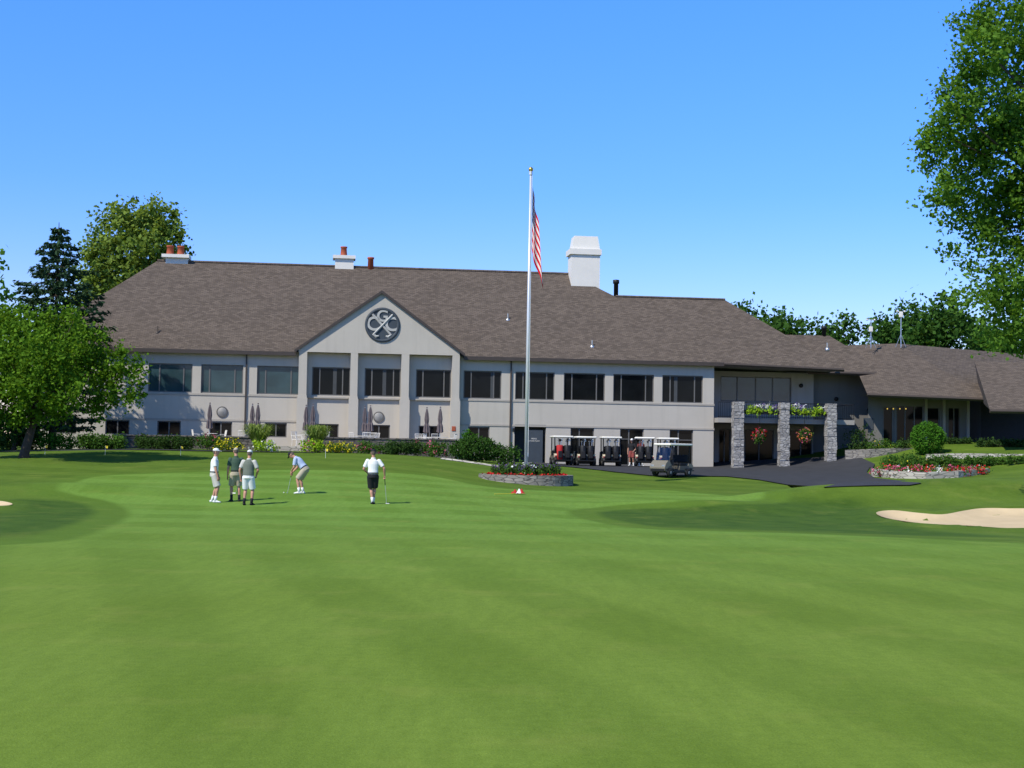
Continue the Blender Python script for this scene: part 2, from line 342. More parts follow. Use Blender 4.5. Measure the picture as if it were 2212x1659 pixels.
MOUNDS = [(at(2060, 1080, 56), 5.5, 2.3, .70), (at(1780, 1085, 54), 4.0, 1.8, .55), (at(1500, 1095, 51), 3.5, 1.5, .34), (at(120, 1090, 50), 4.5, 2.2, .34)]
def GZ(x, y):
    x = np.asarray(x, float); y = np.asarray(y, float)
    r2 = (x[..., None] - CPA[:, 0]) ** 2 + (y[..., None] - CPA[:, 1]) ** 2
    z = (phi(r2) * W_[:n_]).sum(-1) + W_[n_]
    for c, sx_, sy_, hh in MOUNDS: z = z + hh * np.exp(-((x - c.x) / sx_) ** 2 - ((y - c.y) / sy_) ** 2)
    r = np.sqrt(x ** 2 + (y - 50) ** 2); k = np.clip((r - 90) / 110, 0, 1); k = k * k * (3 - 2 * k)
    return z * (1 - k) + 1.2 * k
def gz(x, y): return float(GZ(np.array([x]), np.array([y]))[0])
def gpt(px, py):
    r = ray(px, py); ts = np.arange(4, 140, .2); x = CAM.x + r.x * ts; y = ts; z = CAM.z + r.z * ts
    below = np.nonzero(z < GZ(x, y))[0]
    t = ts[below[0]] if len(below) else 140
    return Vector((CAM.x + r.x * t, t, gz(CAM.x + r.x * t, t)))
def onground(px, d, py=975):
    p = at(px, py, d); return Vector((p.x, p.y, gz(p.x, p.y)))
def sdf(P, poly):
    poly = np.array(poly); d = np.full(len(P), 1e9); ins = np.zeros(len(P), bool)
    for i in range(len(poly)):
        a, b = poly[i], poly[(i + 1) % len(poly)]; e = b - a; w = P - a
        t = np.clip((w @ e) / (e @ e + 1e-12), 0, 1); d = np.minimum(d, np.hypot(*(w - t[:, None] * e).T))
        c = ((a[1] <= P[:, 1]) != (b[1] <= P[:, 1])) & (P[:, 0] < (b[0] - a[0]) * (P[:, 1] - a[1]) / (b[1] - a[1] + 1e-12) + a[0]); ins ^= c
    return np.where(ins, d, -d)
def smoothpoly(pts, k=6):
    n = len(pts); out = []
    for i in range(n):
        p0, p1, p2, p3 = [Vector(pts[(i + j) % n][:2]) for j in (-1, 0, 1, 2)]
        for s in range(k):
            t = s / k; out.append(tuple(.5 * ((2 * p1) + (p2 - p0) * t + (2 * p0 - 5 * p1 + 4 * p2 - p3) * t * t + (3 * p1 - p0 - 3 * p2 + p3) * t ** 3)))
    return out
mown_px = [(0, 1193), (150, 1168), (245, 1135), (280, 1108), (240, 1085), (150, 1066), (128, 1046), (200, 1031), (330, 1023), (600, 1016), (800, 1019), (950, 1032), (1080, 1055), (1250, 1062), (1450, 1060), (1650, 1065),
           (1500, 1080), (1330, 1092), (1245, 1101), (1228, 1109), (1262, 1122), (1400, 1143), (1700, 1152), (2000, 1165), (2250, 1183)]
mw = [tuple(gpt(*p)[:2]) for p in mown_px]
mown_poly = smoothpoly(mw, 5)[:-5] + [(mw[-1][0], mw[-1][1]), (60, 22), (60, -20), (-60, -20), (-60, 20)]
deepR = [tuple(gpt(*p)[:2]) for p in [(1228, 1108), (1330, 1095), (1500, 1086), (1700, 1080), (1860, 1084), (1890, 1100), (1900, 1124), (2000, 1146), (2212, 1160), (2000, 1158), (1700, 1147), (1400, 1138), (1265, 1120)]]
deepL = [tuple(gpt(*p)[:2]) for p in [(-60, 1165), (140, 1145), (235, 1122), (262, 1106), (225, 1090), (130, 1082), (40, 1078), (30, 1105), (-60, 1115)]]
bunkR_px = [(1893, 1111), (1930, 1107), (1985, 1112), (2035, 1116), (2080, 1108), (2120, 1102), (2180, 1103), (2280, 1106), (2330, 1133), (2212, 1146), (2100, 1141), (1990, 1135), (1915, 1123)]
bunkL_px = [(-90, 1086), (-20, 1086), (8, 1088), (27, 1093), (10, 1097), (-40, 1099), (-100, 1098)]
bR = smoothpoly([gpt(*p) for p in bunkR_px], 4); bL = smoothpoly([gpt(*p) for p in bunkL_px], 4)
def spaced(lo, hi, st, ext):
    a = list(np.arange(lo, hi + st / 2, st)); s = st; v = hi
    while v < ext: s *= 1.35; v += s; a.append(v)
    s = st; v = lo; b = []
    while v > -ext: s *= 1.35; v -= s; b.append(v)
    return np.array(b[::-1] + a)
gx = spaced(-46, 46, .5, 3000); gy = spaced(4, 108, .5, 3000)
XX, YY = np.meshgrid(gx, gy); ZZ = GZ(XX, YY)
P2 = np.stack([XX.ravel(), YY.ravel()], 1)
mask = (np.abs(P2[:, 0]) < 300) & (np.abs(P2[:, 1]) < 300)
mow = np.full(len(P2), -50.0); mow[mask] = sdf(P2[mask], mown_poly)
deep = np.full(len(P2), -50.0); deep[mask] = np.maximum(sdf(P2[mask], deepR), sdf(P2[mask], deepL))
sR = np.full(len(P2), -50.0); sR[mask] = np.maximum(sdf(P2[mask], bR), sdf(P2[mask], bL))
def lip(s): return -.16 * np.clip((s + .1) / .7, 0, 1) + .10 * np.exp(-((s + .35) / .45) ** 2)
Zg = ZZ.ravel() + np.where(sR > -3, lip(sR), 0)
me = bpy.data.meshes.new('ground'); nx, ny = len(gx), len(gy)
idx = np.arange(nx * ny).reshape(ny, nx)
fc = np.stack([idx[:-1, :-1], idx[:-1, 1:], idx[1:, 1:], idx[1:, :-1]], -1).reshape(-1, 4)
def fastmesh(me, V, Fq):
    me.vertices.add(len(V)); me.vertices.foreach_set('co', np.asarray(V, np.float32).ravel())
    me.loops.add(Fq.size); me.loops.foreach_set('vertex_index', Fq.ravel().astype(np.int32))
    me.polygons.add(len(Fq)); me.polygons.foreach_set('loop_start', (np.arange(len(Fq)) * 4).astype(np.int32))
    try: me.polygons.foreach_set('loop_total', np.full(len(Fq), 4, np.int32))
    except Exception: pass
    me.update(calc_edges=True); me.validate()
fastmesh(me, np.column_stack([P2, Zg]), fc)
for nm_, arr in (('mown', mow), ('deep', deep)):
    at_ = me.attributes.new(nm_, 'FLOAT', 'POINT'); at_.data.foreach_set('value', arr.astype(np.float32))
me.polygons.foreach_set('use_smooth', [True] * len(me.polygons)); me.materials.append(MT['turf'])
g = bpy.data.objects.new('ground', me); C.objects.link(g); tag(g, 'mown green lawn of the golf course rising gently to the clubhouse', 'lawn', kind='structure')

def sheet(name, poly, mat, off, label, cat, kind='structure', step=1.0, zf=None):
    poly = [Vector((p[0], p[1])) for p in poly]; P = np.array([[p.x, p.y] for p in poly])
    mn, mx = P.min(0), P.max(0); gxs = np.arange(mn[0], mx[0], step); gys = np.arange(mn[1], mx[1], step)
    q = np.array([[a, b] for a in gxs for b in gys]); q = q[sdf(q, P) > step * .3] if len(q) else q
    vs = poly + [Vector((a, b)) for a, b in q]; n = len(poly)
    r = delaunay_2d_cdt(vs, [], [list(range(n))], 1, 1e-4)
    co = np.array([[v.x, v.y] for v in r[0]]); z = (zf(co) if zf else GZ(co[:, 0], co[:, 1])) + off
    mb = MB(); mb.v = [Vector((a, b, c)) for (a, b), c in zip(co, z)]; mb.f = [list(f) for f in r[2]]
    o = mb.build(name, mat, None, True); return tag(o, label, cat, kind=kind)
def sandz(poly):
    return lambda co: GZ(co[:, 0], co[:, 1]) + lip(sdf(co, poly))
sheet('sand_bunker', bR, MT['sand'], .03, 'pale sand bunker cut into the mound at the right', 'bunker', 'structure', .5, sandz(bR))
sheet('sand_bunker', bL, MT['sand'], .03, 'sliver of sand bunker at the left edge', 'bunker', 'structure', .5, sandz(bL))
drive = [gpt(*p) for p in [(1185, 1006), (1260, 1013), (1330, 1021), (1405, 1029), (1500, 1030), (1570, 1031), (1640, 1038), (1700, 1049), (1780, 1056), (1870, 1053), (1965, 1051), (1990, 1048), (1890, 1034), (1872, 1022), (1880, 1010)]]
drive = [tuple(p[:2]) for p in drive] + [tuple(onground(px, d)[:2]) for px, d in ((1880, 86), (1890, 92), (1850, 97), (1500, 101), (1200, 96), (1130, 96), (1150, 90))]
sheet('driveway', drive, MT['asphalt'], .05, 'dark asphalt cart driveway in front of the clubhouse', 'driveway')
pth = [onground(px, d)[:2] for px, d in [(-60, 79.5), (300, 80.5), (600, 80.5), (680, 80.2), (680, 81.2), (600, 81.5), (300, 81.6), (-60, 80.8)]]
sheet('cart_path', pth, MT['asphalt'], .04, 'narrow dark path along the flower beds before the patio', 'path')

# ------------------------------------------------------------------ foliage
def leafobj(name, P, size, mat, parent, tint, origin=(0, 0, 0), up=.6, aspect=.6, elong=None):
    n = len(P); P = P - np.array(origin)
    nr = rng.normal(size=(n, 3)); nr[:, 2] += up; nr /= np.linalg.norm(nr, axis=1)[:, None]
    a = rng.normal(size=(n, 3)) if elong is None else elong + rng.normal(size=(n, 3)) * .25
    a -= nr * (a * nr).sum(1)[:, None]; a /= np.linalg.norm(a, axis=1)[:, None] + 1e-9; b = np.cross(nr, a)
    s = size * rng.uniform(.6, 1.35, n)[:, None]; L = a * s * .5; Wd = b * s * .5 * aspect
    V = np.stack([P - L, P + Wd - L * .1, P + L, P - Wd - L * .1], 1).reshape(-1, 3)
    me = bpy.data.meshes.new(name); fastmesh(me, V, np.arange(n * 4).reshape(n, 4))
    at = me.attributes.new('tint', 'FLOAT', 'FACE'); at.data.foreach_set('value', np.clip(tint, 0, 1).astype(np.float32))
    me.materials.append(mat); o = bpy.data.objects.new(name, me); C.objects.link(o); o.parent = parent
    return o
def lobes_pts(lobes, n, clump, dens=22, inner=.35):
    w = np.array([l[1][0] * l[1][2] for l in lobes]); w = w / w.sum(); P = []; T = []
    for (c, r), k in zip(lobes, w):
        m = max(6, int(n * k)); nc = max(4, m // dens)
        d = rng.normal(size=(nc, 3)); d /= np.linalg.norm(d, axis=1)[:, None]
        rad = (inner + (1.08 - inner) * rng.random(nc) ** .6)[:, None]
        cc = np.array(c) + d * rad * np.array(r); ct = rng.random(nc)
        q = rng.integers(0, nc, m)
        P.append(cc[q] + rng.normal(size=(m, 3)) * clump * rng.uniform(.5, 1.2, (nc, 1))[q]); T.append(.65 * ct[q] + .35 * rng.random(m))
    return np.concatenate(P), np.concatenate(T)
def tree_from_lobes(name, label, lobes, base, top, N_, size, lm, r0=.28, clump=.35, group=None, limbs=9, cat='tree', up=.6, kk=(.3, .65), dens=22):
    t = thing(name, label, cat, base, 0, group); b = Vector(base)
    tr = MB(); tp = Vector(top) - b
    tr.loft([Vector((0, 0, -.25)), tp * .05, tp * .4 + Vector((.15, .1, 0)), tp * .75, tp], [r0 * 1.45, r0, r0 * .75, r0 * .45, r0 * .12], 9)
    for c, r in random.sample(lobes, min(limbs, len(lobes))):
        e = Vector(c) - b; k = random.uniform(*kk); st = tp * k
        md = st.lerp(e, .5) + Vector((random.uniform(-.3, .3), random.uniform(-.3, .3), random.uniform(.0, .4)))
        tr.loft([st, md, e], [r0 * .36 * (1 - k * .4), r0 * .16, r0 * .04], 6)
    tr.build('trunk', MT['bark'], t, True)
    P, T = lobes_pts(lobes, N_, clump, dens); leafobj('crown', P, size, lm, t, T, b, up, .75)
    return t
def pxlobes(L, s=1.0):
    out = []
    for px, py, d, r in L:
        k = d / F * s; out.append((at(px, py, d), (r * k, r * k * 1.1, r * k * .9)))
    return out
def auto_tree(name, label, px, pytop, wpx, d, N_, size, lm, group=None, low=.2, cat='tree'):
    b = onground(px, d); top = at(px, pytop, d); h = top.z - b.z; rw = wpx * d / F / 2
    lobes = []
    for i in range(18):
        a = random.uniform(0, 6.28); zz = random.uniform(low, .88); rr = rw * math.sqrt(max(.05, 1 - ((zz - .45) / .62) ** 2)) * random.uniform(.25, .8)
        s = rw * random.uniform(.30, .48); lobes.append((Vector((b.x + rr * math.cos(a), b.y + rr * math.sin(a), b.z + h * zz)), (s, s, s * .8)))
    lobes.append((Vector((b.x, b.y, top.z - rw * .25)), (rw * .42, rw * .42, rw * .3)))
    return tree_from_lobes(name, label, lobes, b, Vector((b.x, b.y, b.z + h * .85)), N_, size, lm, max(.15, rw * .06), size * 1.2, group, 7, cat)

L = [(2165, 40, 50, 62), (2120, 110, 48, 50), (2095, 185, 49, 52), (2180, 150, 52, 75), (2065, 235, 48, 48), (2125, 270, 50, 72), (2035, 290, 49, 38), (2008, 335, 50, 34), (2075, 345, 51, 58), (2170, 330, 50, 80), (2022, 405, 49, 34),
     (2080, 430, 50, 45), (2150, 450, 52, 75), (2125, 505, 50, 38), (2190, 545, 51, 50), (2165, 600, 50, 40), (2080, 640, 49, 24), (2140, 655, 50, 38), (2185, 690, 50, 44), (2140, 735, 50, 24), (2205, 735, 51, 34), (2055, 540, 50, 18), (2105, 570, 50, 20), (2040, 200, 49, 20), (1990, 320, 50, 14), (2085, 60, 50, 26), (2055, 475, 50, 18), (2125, 30, 50, 22), (2205, 420, 51, 55), (2205, 240, 50, 60), (2200, 640, 51, 46),
     (2290, 60, 53, 110), (2300, 250, 54, 110), (2290, 430, 50, 100), (2280, 620, 52, 80), (2420, 120, 55, 140), (2440, 380, 54, 150), (2420, 620, 53, 100), (2260, -120, 52, 120), (2400, -160, 54, 130), (2180, -70, 51, 70), (2360, 330, 47, 120), (2350, 480, 58, 110)]
b = onground(2440, 54)
tree_from_lobes('maple_tree', 'tall leafy maple whose boughs reach in from the right edge against the sky', pxlobes(L, .98), b, at(2430, -60, 54), 92000, .165, LF['rmaple'], .45, .24, limbs=11, kk=(.4, .6), dens=36)
L = [(60, 715, 70, 52), (125, 705, 71, 40), (25, 780, 69, 58), (105, 775, 68, 62), (180, 745, 70, 38), (185, 800, 71, 48), (245, 785, 70, 36), (285, 812, 70, 26), (225, 845, 70, 38), (140, 850, 68, 45), (60, 845, 68, 45), (0, 850, 70, 45), (-45, 780, 71, 60), (-50, 700, 70, 50),
     (110, 890, 70, 28), (285, 855, 70, 20), (-80, 850, 69, 50), (20, 690, 72, 34), (60, 780, 73.5, 60), (140, 790, 73.5, 55), (200, 885, 70, 18), (40, 900, 70, 24), (-30, 900, 70, 30), (215, 725, 70, 14), (300, 780, 70, 10), (160, 690, 70, 14)]
b = onground(52, 70.5)
tree_from_lobes('crabapple_tree', 'low spreading green tree on the lawn left of the patio, dark trunk showing', pxlobes(L), b, at(95, 760, 70.5), 32000, .18, LF['maple'], .24, .25, limbs=14, dens=30)
L = [(300, 480, 126, 52), (345, 470, 126, 40), (255, 500, 125, 52), (215, 540, 124, 40), (350, 520, 126, 48), (300, 550, 124, 62), (240, 585, 125, 58), (370, 560, 126, 32), (205, 600, 125, 42), (320, 600, 125, 60), (395, 548, 126, 22), (260, 640, 125, 60), (200, 660, 125, 50), (255, 465, 126, 25)]
b = onground(280, 125)
tree_from_lobes('linden_tree', 'yellowish green rounded tree rising behind the left end of the roof', pxlobes(L), b, at(290, 500, 125), 17000, .36, LF['lime'], .4, .38, limbs=10, dens=34)
def spruce(label, px, pytop, wpx, d, mxpx):
    b = onground(px, d); top = at(px, pytop, d); h = top.z - b.z; rw = wpx * d / F / 2; rmx = mxpx * d / F
    t = thing('spruce_tree', label, 'spruce', b)
    tr = MB().loft([(0, 0, -.2), (0, 0, h * .5), (0, 0, h)], [.26, .15, .02], 8); P = []; E = []; T = []
    z = h * .12
    while z < h * .985:
        k = 1 - z / h; r = min(rw * (k ** .85), rmx) * random.uniform(.80, 1.14) + .1; nb = int(7 + 5 * min(1, 3 * k))
        a0 = random.random() * 6
        for i in range(nb):
            a = a0 + 6.283 * i / nb + random.uniform(-.25, .25); rr = r * random.uniform(.55, 1.18); dr = Vector((math.cos(a), math.sin(a), 0))
            droop = .24 * rr; pts = [Vector((0, 0, z)), Vector((0, 0, z - droop * .6)) + dr * rr * .55, Vector((0, 0, z - droop * .45)) + dr * rr]
            tr.loft(pts, [.03, .02, .006], 4)
            m = int(16 + 46 * rr / rmx)
            for j in range(m):
                u = random.random() ** .6; p = pts[0].lerp(pts[1], u * 2) if u < .5 else pts[1].lerp(pts[2], u * 2 - 1)
                w = .22 * rr * (1.1 - u) + .06; sd = Vector((-dr.y, dr.x, 0)) * random.uniform(-w, w)
                P.append(p + sd + Vector((0, 0, random.uniform(-.22, .04)))); E.append(dr * .7 + sd * 2 + Vector((0, 0, -.35))); T.append(random.random())
        z += h * .042 * (.7 + .4 * k)
    tr.build('trunk', MT['bark'], t)
    leafobj('crown', np.array([tuple(p) for p in P]), .34, LF['spruce'], t, np.array(T), (0, 0, 0), .8, .42, np.array([tuple(e) for e in E]))
spruce('dark blue green spruce standing left of the clubhouse roof', 112, 480, 540, 86, 108)
far = [(1600, 666, 130, 150), (1665, 676, 160, 165), (1750, 694, 170, 160), (1690, 692, 140, 140), (1830, 690, 170, 165), (1905, 698, 160, 145), (1965, 660, 170, 160), (2040, 644, 180, 150), (2110, 684, 180, 165), (2180, 700, 180, 150), (2260, 684, 180, 160)]
fl = ['darkest low tree peeking over the second ridge of the roof', 'rounded dark tree just right of the low hip of the roof', 'wide green tree behind the short flat wing roof', 'small dark tree nearest the slope of the hip roof',
      'dense green tree behind the left weather mast', 'low dark tree between the two weather masts', 'tall dark tree right behind the right weather mast', 'tallest of the dark trees beyond the entrance wing', 'dark tree beyond the wing, half behind the maple boughs', 'dark tree beyond the wing, under the maple boughs', 'dark tree beyond the wing at the right edge']
for (px, py, w, d), l in zip(far, fl): auto_tree('far_tree', l, px, py, w, d, 6400, .5, LF['far'], 'trees beyond the entrance wing', .3)
auto_tree('far_tree', 'dark tree showing behind the low tree at the left edge', -40, 700, 170, 100, 3500, .4, LF['far'], None, .1)
auto_tree('far_tree', 'dark broad bush behind the low tree trunk at the left', 30, 880, 150, 84, 1800, .25, LF['dark'], None, .05)
auto_tree('shade_tree', 'tree beyond the left edge shading the end of the clubhouse', -150, 430, 330, 79, 13000, .32, LF['rmaple'], None, .3)

def shrub(name, label, x0, x1, ytop, ybase, d, lm, n, size, bloom=None, nb=0, bs=.1, cat='shrub', group=None, z=None):
    k = d / F; b = onground((x0 + x1) / 2, d)
    if z is not None: b.z = z
    w = (x1 - x0) * k / 2; h = max(.2, at((x0 + x1) / 2, ytop, d).z - b.z)
    t = thing(name, label, cat, b, 0, group); lobes = []
    nl = max(5, int(w / max(h, .3) * 5))
    for i in range(nl):
        xx = (-.85 + 1.7 * (i + random.random()) / nl) * w; yy = random.uniform(-.6, .6) * min(w, h * 1.1)
        r = h * random.uniform(.38, .5); lobes.append((Vector((xx, yy, min(h - r * .85, h * random.uniform(.4, .62)))), (max(r, .3 * w / nl * 3), r, r)))
    st = MB()
    for c, r in lobes: st.loft([(c.x * .3, c.y * .3, -.05), c], [.025, .008], 5)
    st.build('stem', MT['bark'], t)
    P, T = lobes_pts(lobes, int(n * 1.7), size * .9, 12, .55); leafobj('foliage', P, size, lm, t, T)
    if bloom:
        P, T = lobes_pts(lobes, nb, bs * .8, 5, .85); P[:, 2] += bs * .3; leafobj('blossom', P, bs, bloom, t, T, (0, 0, 0), .8, .9)
    return t
def dome(name, label, px, ytop, rpx, d, lm, n, size, lobes_extra=()):
    b_ = onground(px, d); hh = at(px, ytop, d).z - b_.z; rw_ = rpx * d / F
    o = thing(name, label, 'shrub', b_); m = MB(); m.loft([(0, 0, -.1), (0, 0, hh * .6)], [.07, .03], 7)
    for k in range(8): a = k * .8; m.loft([(0, 0, hh * .15), (rw_ * .6 * math.cos(a), rw_ * .6 * math.sin(a), hh * (.4 + .05 * k))], [.03, .01], 5)
    m.build('stem', MT['bark'], o)
    lb = [(Vector((0, 0, hh * .5)), (rw_ * .93, rw_ * .8, hh * .47))] + [(Vector((fx * rw_, fy * rw_, fz * hh)), (fr * rw_, fr * rw_, fr * rw_ * .8)) for fx, fy, fz, fr in lobes_extra]
    P, T = lobes_pts(lb, n, .06, 9, .72); leafobj('foliage', P, size, lm, o, T); return o
def tuft(label, px, ytop, wpx, d, n, group=None, z=None):
    b = onground(px, d)
    if z is not None: b.z = z
    k = d / F; h = at(px, ytop, d).z - b.z; w = wpx * k / 2
    t = thing('ornamental_grass', label, 'ornamental grass', b, 0, group); mb = MB()
    for i in range(n):
        a = random.uniform(0, 6.283); rr = w * random.uniform(.1, 1); hh = h * random.uniform(.65, 1.05); dx, dy = math.cos(a), math.sin(a); wd = .024
        pts = [(dx * .1 * random.random(), dy * .1, 0), (dx * rr * .35, dy * rr * .35, hh * .6), (dx * rr * .75, dy * rr * .75, hh * .98), (dx * rr * 1.05, dy * rr * 1.05, hh * .86)]
        sx, sy = -dy, dx; vs = []
        for j, p in enumerate(pts):
            q = wd * (1, .9, .6, .1)[j]; vs += [(p[0] - sx * q, p[1] - sy * q, p[2]), (p[0] + sx * q, p[1] + sy * q, p[2])]
        mb.add(vs, [(0, 1, 3, 2), (2, 3, 5, 4), (4, 5, 7, 6)])
    o = mb.build('blades', LF['grass'], t, recalc=False); a_ = o.data.attributes.new('tint', 'FLOAT', 'FACE')
    a_.data.foreach_set('value', np.repeat(rng.random(n), 3).astype(np.float32))
    return t

# ------------------------------------------------------------------ clubhouse
A = at(55, 952, 91.3); B = at(1541, 977, 97.0); A.z = B.z = 0
U = (B - A); LEN = U.length; U.normalize(); V = Vector((-U.y, U.x, 0)); ANG = math.atan2(U.y, U.x)
def lp(px, py, v=0.0):
    r = ray(px, py); t = (v + (A - CAM).dot(V)) / r.dot(V); p = CAM + r * t; q = p - A; return q.dot(U), p.z
def U_(px, v=0.0, py=900): return lp(px, py, v)[0]
def LW(u, v, z): return Vector((A.x, A.y, 0)) + U * u + V * v + Vector((0, 0, z))
club = thing('clubhouse', 'long two storey grey stucco clubhouse with brown shingle hip roof and round emblem', 'clubhouse', A, ANG)
ZE = lp(1300, 777, -.45)[1]; ZR = lp(800, 578, 9)[1]
SL = (ZR - ZE) / 9.45
def on_roof(px, py, v0=-.45, z0=None):
    z0 = ZE if z0 is None else z0
    r = ray(px, py); a = CAM - A
    t = (SL * (a.dot(V) - v0) + z0 - CAM.z) / (r.z - SL * r.dot(V)); q = a + r * t; return Vector((q.dot(U), q.dot(V), CAM.z + r.z * t))
def wall_holes(u0, u1, z0, z1, v, holes, dep=.16):
    mb = MB(); us = sorted({u0, u1, *[h[0] for h in holes], *[h[1] for h in holes]}); zs = sorted({z0, z1, *[h[2] for h in holes], *[h[3] for h in holes]})
    us = [u for u in us if u0 <= u <= u1]; zs = [z for z in zs if z0 <= z <= z1]
    for i in range(len(us) - 1):
        for j in range(len(zs) - 1):
            cu, cz = (us[i] + us[i + 1]) / 2, (zs[j] + zs[j + 1]) / 2
            if any(h[0] < cu < h[1] and h[2] < cz < h[3] for h in holes): continue
            mb.add([(us[i], v, zs[j]), (us[i + 1], v, zs[j]), (us[i + 1], v, zs[j + 1]), (us[i], v, zs[j + 1])], [(0, 1, 2, 3)])
    for h in holes:
        a, b, c, d = h[:4]; e = v + (h[4] if len(h) > 4 else dep)
        mb.add([(a, v, c), (b, v, c), (b, v, d), (a, v, d), (a, e, c), (b, e, c), (b, e, d), (a, e, d)], [(0, 1, 5, 4), (3, 7, 6, 2), (0, 4, 7, 3), (1, 2, 6, 5)])
    return mb
def window(parent, u0, u1, z0, z1, v, mull=(), gl='glass', fm='bronze', b=.07, trans=()):
    mb = MB(); w = u1 - u0; mb.box(u0, u1, v, v + .07, z0, z0 + b).box(u0, u1, v, v + .07, z1 - b, z1).box(u0, u0 + b, v, v + .07, z0 + b, z1 - b).box(u1 - b, u1, v, v + .07, z0 + b, z1 - b)
    for m in mull: x = u0 + w * m; mb.box(x - b * .55, x + b * .55, v + .002, v + .068, z0 + b, z1 - b)
    for m in trans: z = z0 + (z1 - z0) * m; mb.box(u0 + b, u1 - b, v + .004, v + .066, z - b * .4, z + b * .4)
    f = mb.build('window', MT[fm], parent)
    MB().add([(u0 + .02, v + .05, z0 + .02), (u1 - .02, v + .05, z0 + .02), (u1 - .02, v + .05, z1 - .02), (u0 + .02, v + .05, z1 - .02)], [(0, 1, 2, 3)]).build('pane', MT[gl], f, recalc=False)
    return f
zt = (lp(1474, 812)[1] + lp(365, 784)[1] + lp(820, 796)[1]) / 3; zb = (lp(1474, 872)[1] + lp(365, 845)[1] + lp(820, 857)[1]) / 3
upper = [(318, 413), (432, 523), (553, 645), (672, 755), (786, 864), (897, 973), (1000, 1082), (1112, 1197), (1217, 1306), (1324, 1412), (1430, 1518)]
lzt = (lp(365, 907)[1] + lp(1030, 924)[1]) / 2; lzb = lzt - .95
lower = [(118, 166), (228, 280), (340, 391), (453, 502), (573, 620), (683, 732), (795, 843), (905, 952), (1012, 1058)]
doors = [(1233, 1284), (1340, 1391), (1447, 1498)]
holes = []; H1 = []; H2 = []; H3 = []
for a, b in upper: h = (U_(a), U_(b), zb, zt); holes.append(h); H1.append(h)
for a, b in lower: h = (U_(a), U_(b), lzb, lzt); holes.append(h); H2.append(h)
for a, b in doors: h = (U_(a), U_(b), 1.0, lzt + .05); holes.append(h); H3.append(h)
lock = (U_(1112), U_(1180), 1.0, lzt + .1, .9); holes.append(lock)
wallmb = wall_holes(0, LEN, -.4, ZE + .1, 0, holes)
wallmb.add([(0, 0, -.4), (0, 18, -.4), (0, 18, ZE + .1), (0, 0, ZE + .1), (LEN, 0, -.4), (LEN, 6, -.4), (LEN, 6, ZE + .1), (LEN, 0, ZE + .1)], [(0, 3, 2, 1), (4, 5, 6, 7)])
wallmb.add([(0, 18, -.4), (LEN - 9, 18, -.4), (LEN - 9, 18, ZE), (0, 18, ZE), (LEN - 9, 6, -.4), (LEN - 9, 6, ZE), (LEN, 6, -.4), (LEN, 6, ZE)], [(0, 1, 2, 3), (1, 4, 5, 2), (4, 6, 7, 5)])
wallmb.build('wall', MT['stucco'], club, recalc=False)
for i, h in enumerate(H1):
    window(club, h[0], h[1], h[2], h[3], .1, (.2, .80) if i > 0 else (.25, .8), 'reflectglass' if i < 3 else 'glass')
for i, fr in [(3, .55), (4, .5), (6, .72), (7, .3), (10, .3)]:
    h = H1[i]; x = h[0] + (h[1] - h[0]) * fr; vs = []
    for k in range(9): vs += [(x + k * .03, .148 - .012 * (k % 2), h[2] + .08), (x + k * .03, .148 - .012 * (k % 2), h[3] - .08)]
    MB().add(vs, [(2 * k, 2 * k + 2, 2 * k + 3, 2 * k + 1) for k in range(8)]).build('curtain', MT['curtain'], club)
for h in H2: window(club, h[0], h[1], h[2], h[3], .1, (.5,))
for h in H3: window(club, h[0], h[1], h[2], h[3], .1, (.38,), trans=(.72,))
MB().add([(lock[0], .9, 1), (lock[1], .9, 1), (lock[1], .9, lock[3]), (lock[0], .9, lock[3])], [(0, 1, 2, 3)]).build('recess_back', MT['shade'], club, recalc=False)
dr = MB().box(lock[0] + .75, lock[1] - .2, .1, .18, 1.0, lock[3] - .25).build('door', MT['slate'], club)
MB().ball((lock[0] + .85, .07, 2.0), .04).build('door_handle', MT['metal'], dr)
MB().box(lock[0], lock[1], -.03, .02, lock[3], lock[3] + .1).build('lintel', MT['slate'], club)
def text_obj(name, txt, size, mat, parent, u, v, z, ext=.01, rot=0, off=0):
    cu = bpy.data.curves.new(name, 'FONT'); cu.body = txt; cu.size = size; cu.extrude = ext; cu.offset = off; cu.align_x = 'CENTER'; cu.align_y = 'CENTER'
    ob = bpy.data.objects.new(name, cu); C.objects.link(ob); dg = bpy.context.evaluated_depsgraph_get(); dg.update()
    me = bpy.data.meshes.new_from_object(ob.evaluated_get(dg)); bpy.data.objects.remove(ob); me.materials.clear(); me.materials.append(mat)
    me.transform(Matrix.Translation((u, v, z)) @ Matrix.Rotation(R_(90), 4, 'X') @ Matrix.Rotation(rot, 4, 'Z'))
    o = bpy.data.objects.new(name, me); C.objects.link(o); o.parent = parent; return o
lu = (lock[0] + .75 + lock[1] - .2) / 2
text_obj('door_lettering', "MEN'S", .14, MT['white'], dr, lu, .085, 2.72, .006); text_obj('door_lettering', "LOCKER ROOM", .11, MT['white'], dr, lu, .085, 2.57, .006)
bz = zb - .1; b2 = lzt + .12
for z in (bz, b2):
    MB().box(0, U_(642), -.045, -.002, z - .06, z + .06).build('belt_course', MT['stucco_trim'], club)
    MB().box(U_(996), LEN + .045, -.045, -.002, z - .06, z + .06).build('belt_course', MT['stucco_trim'], club)
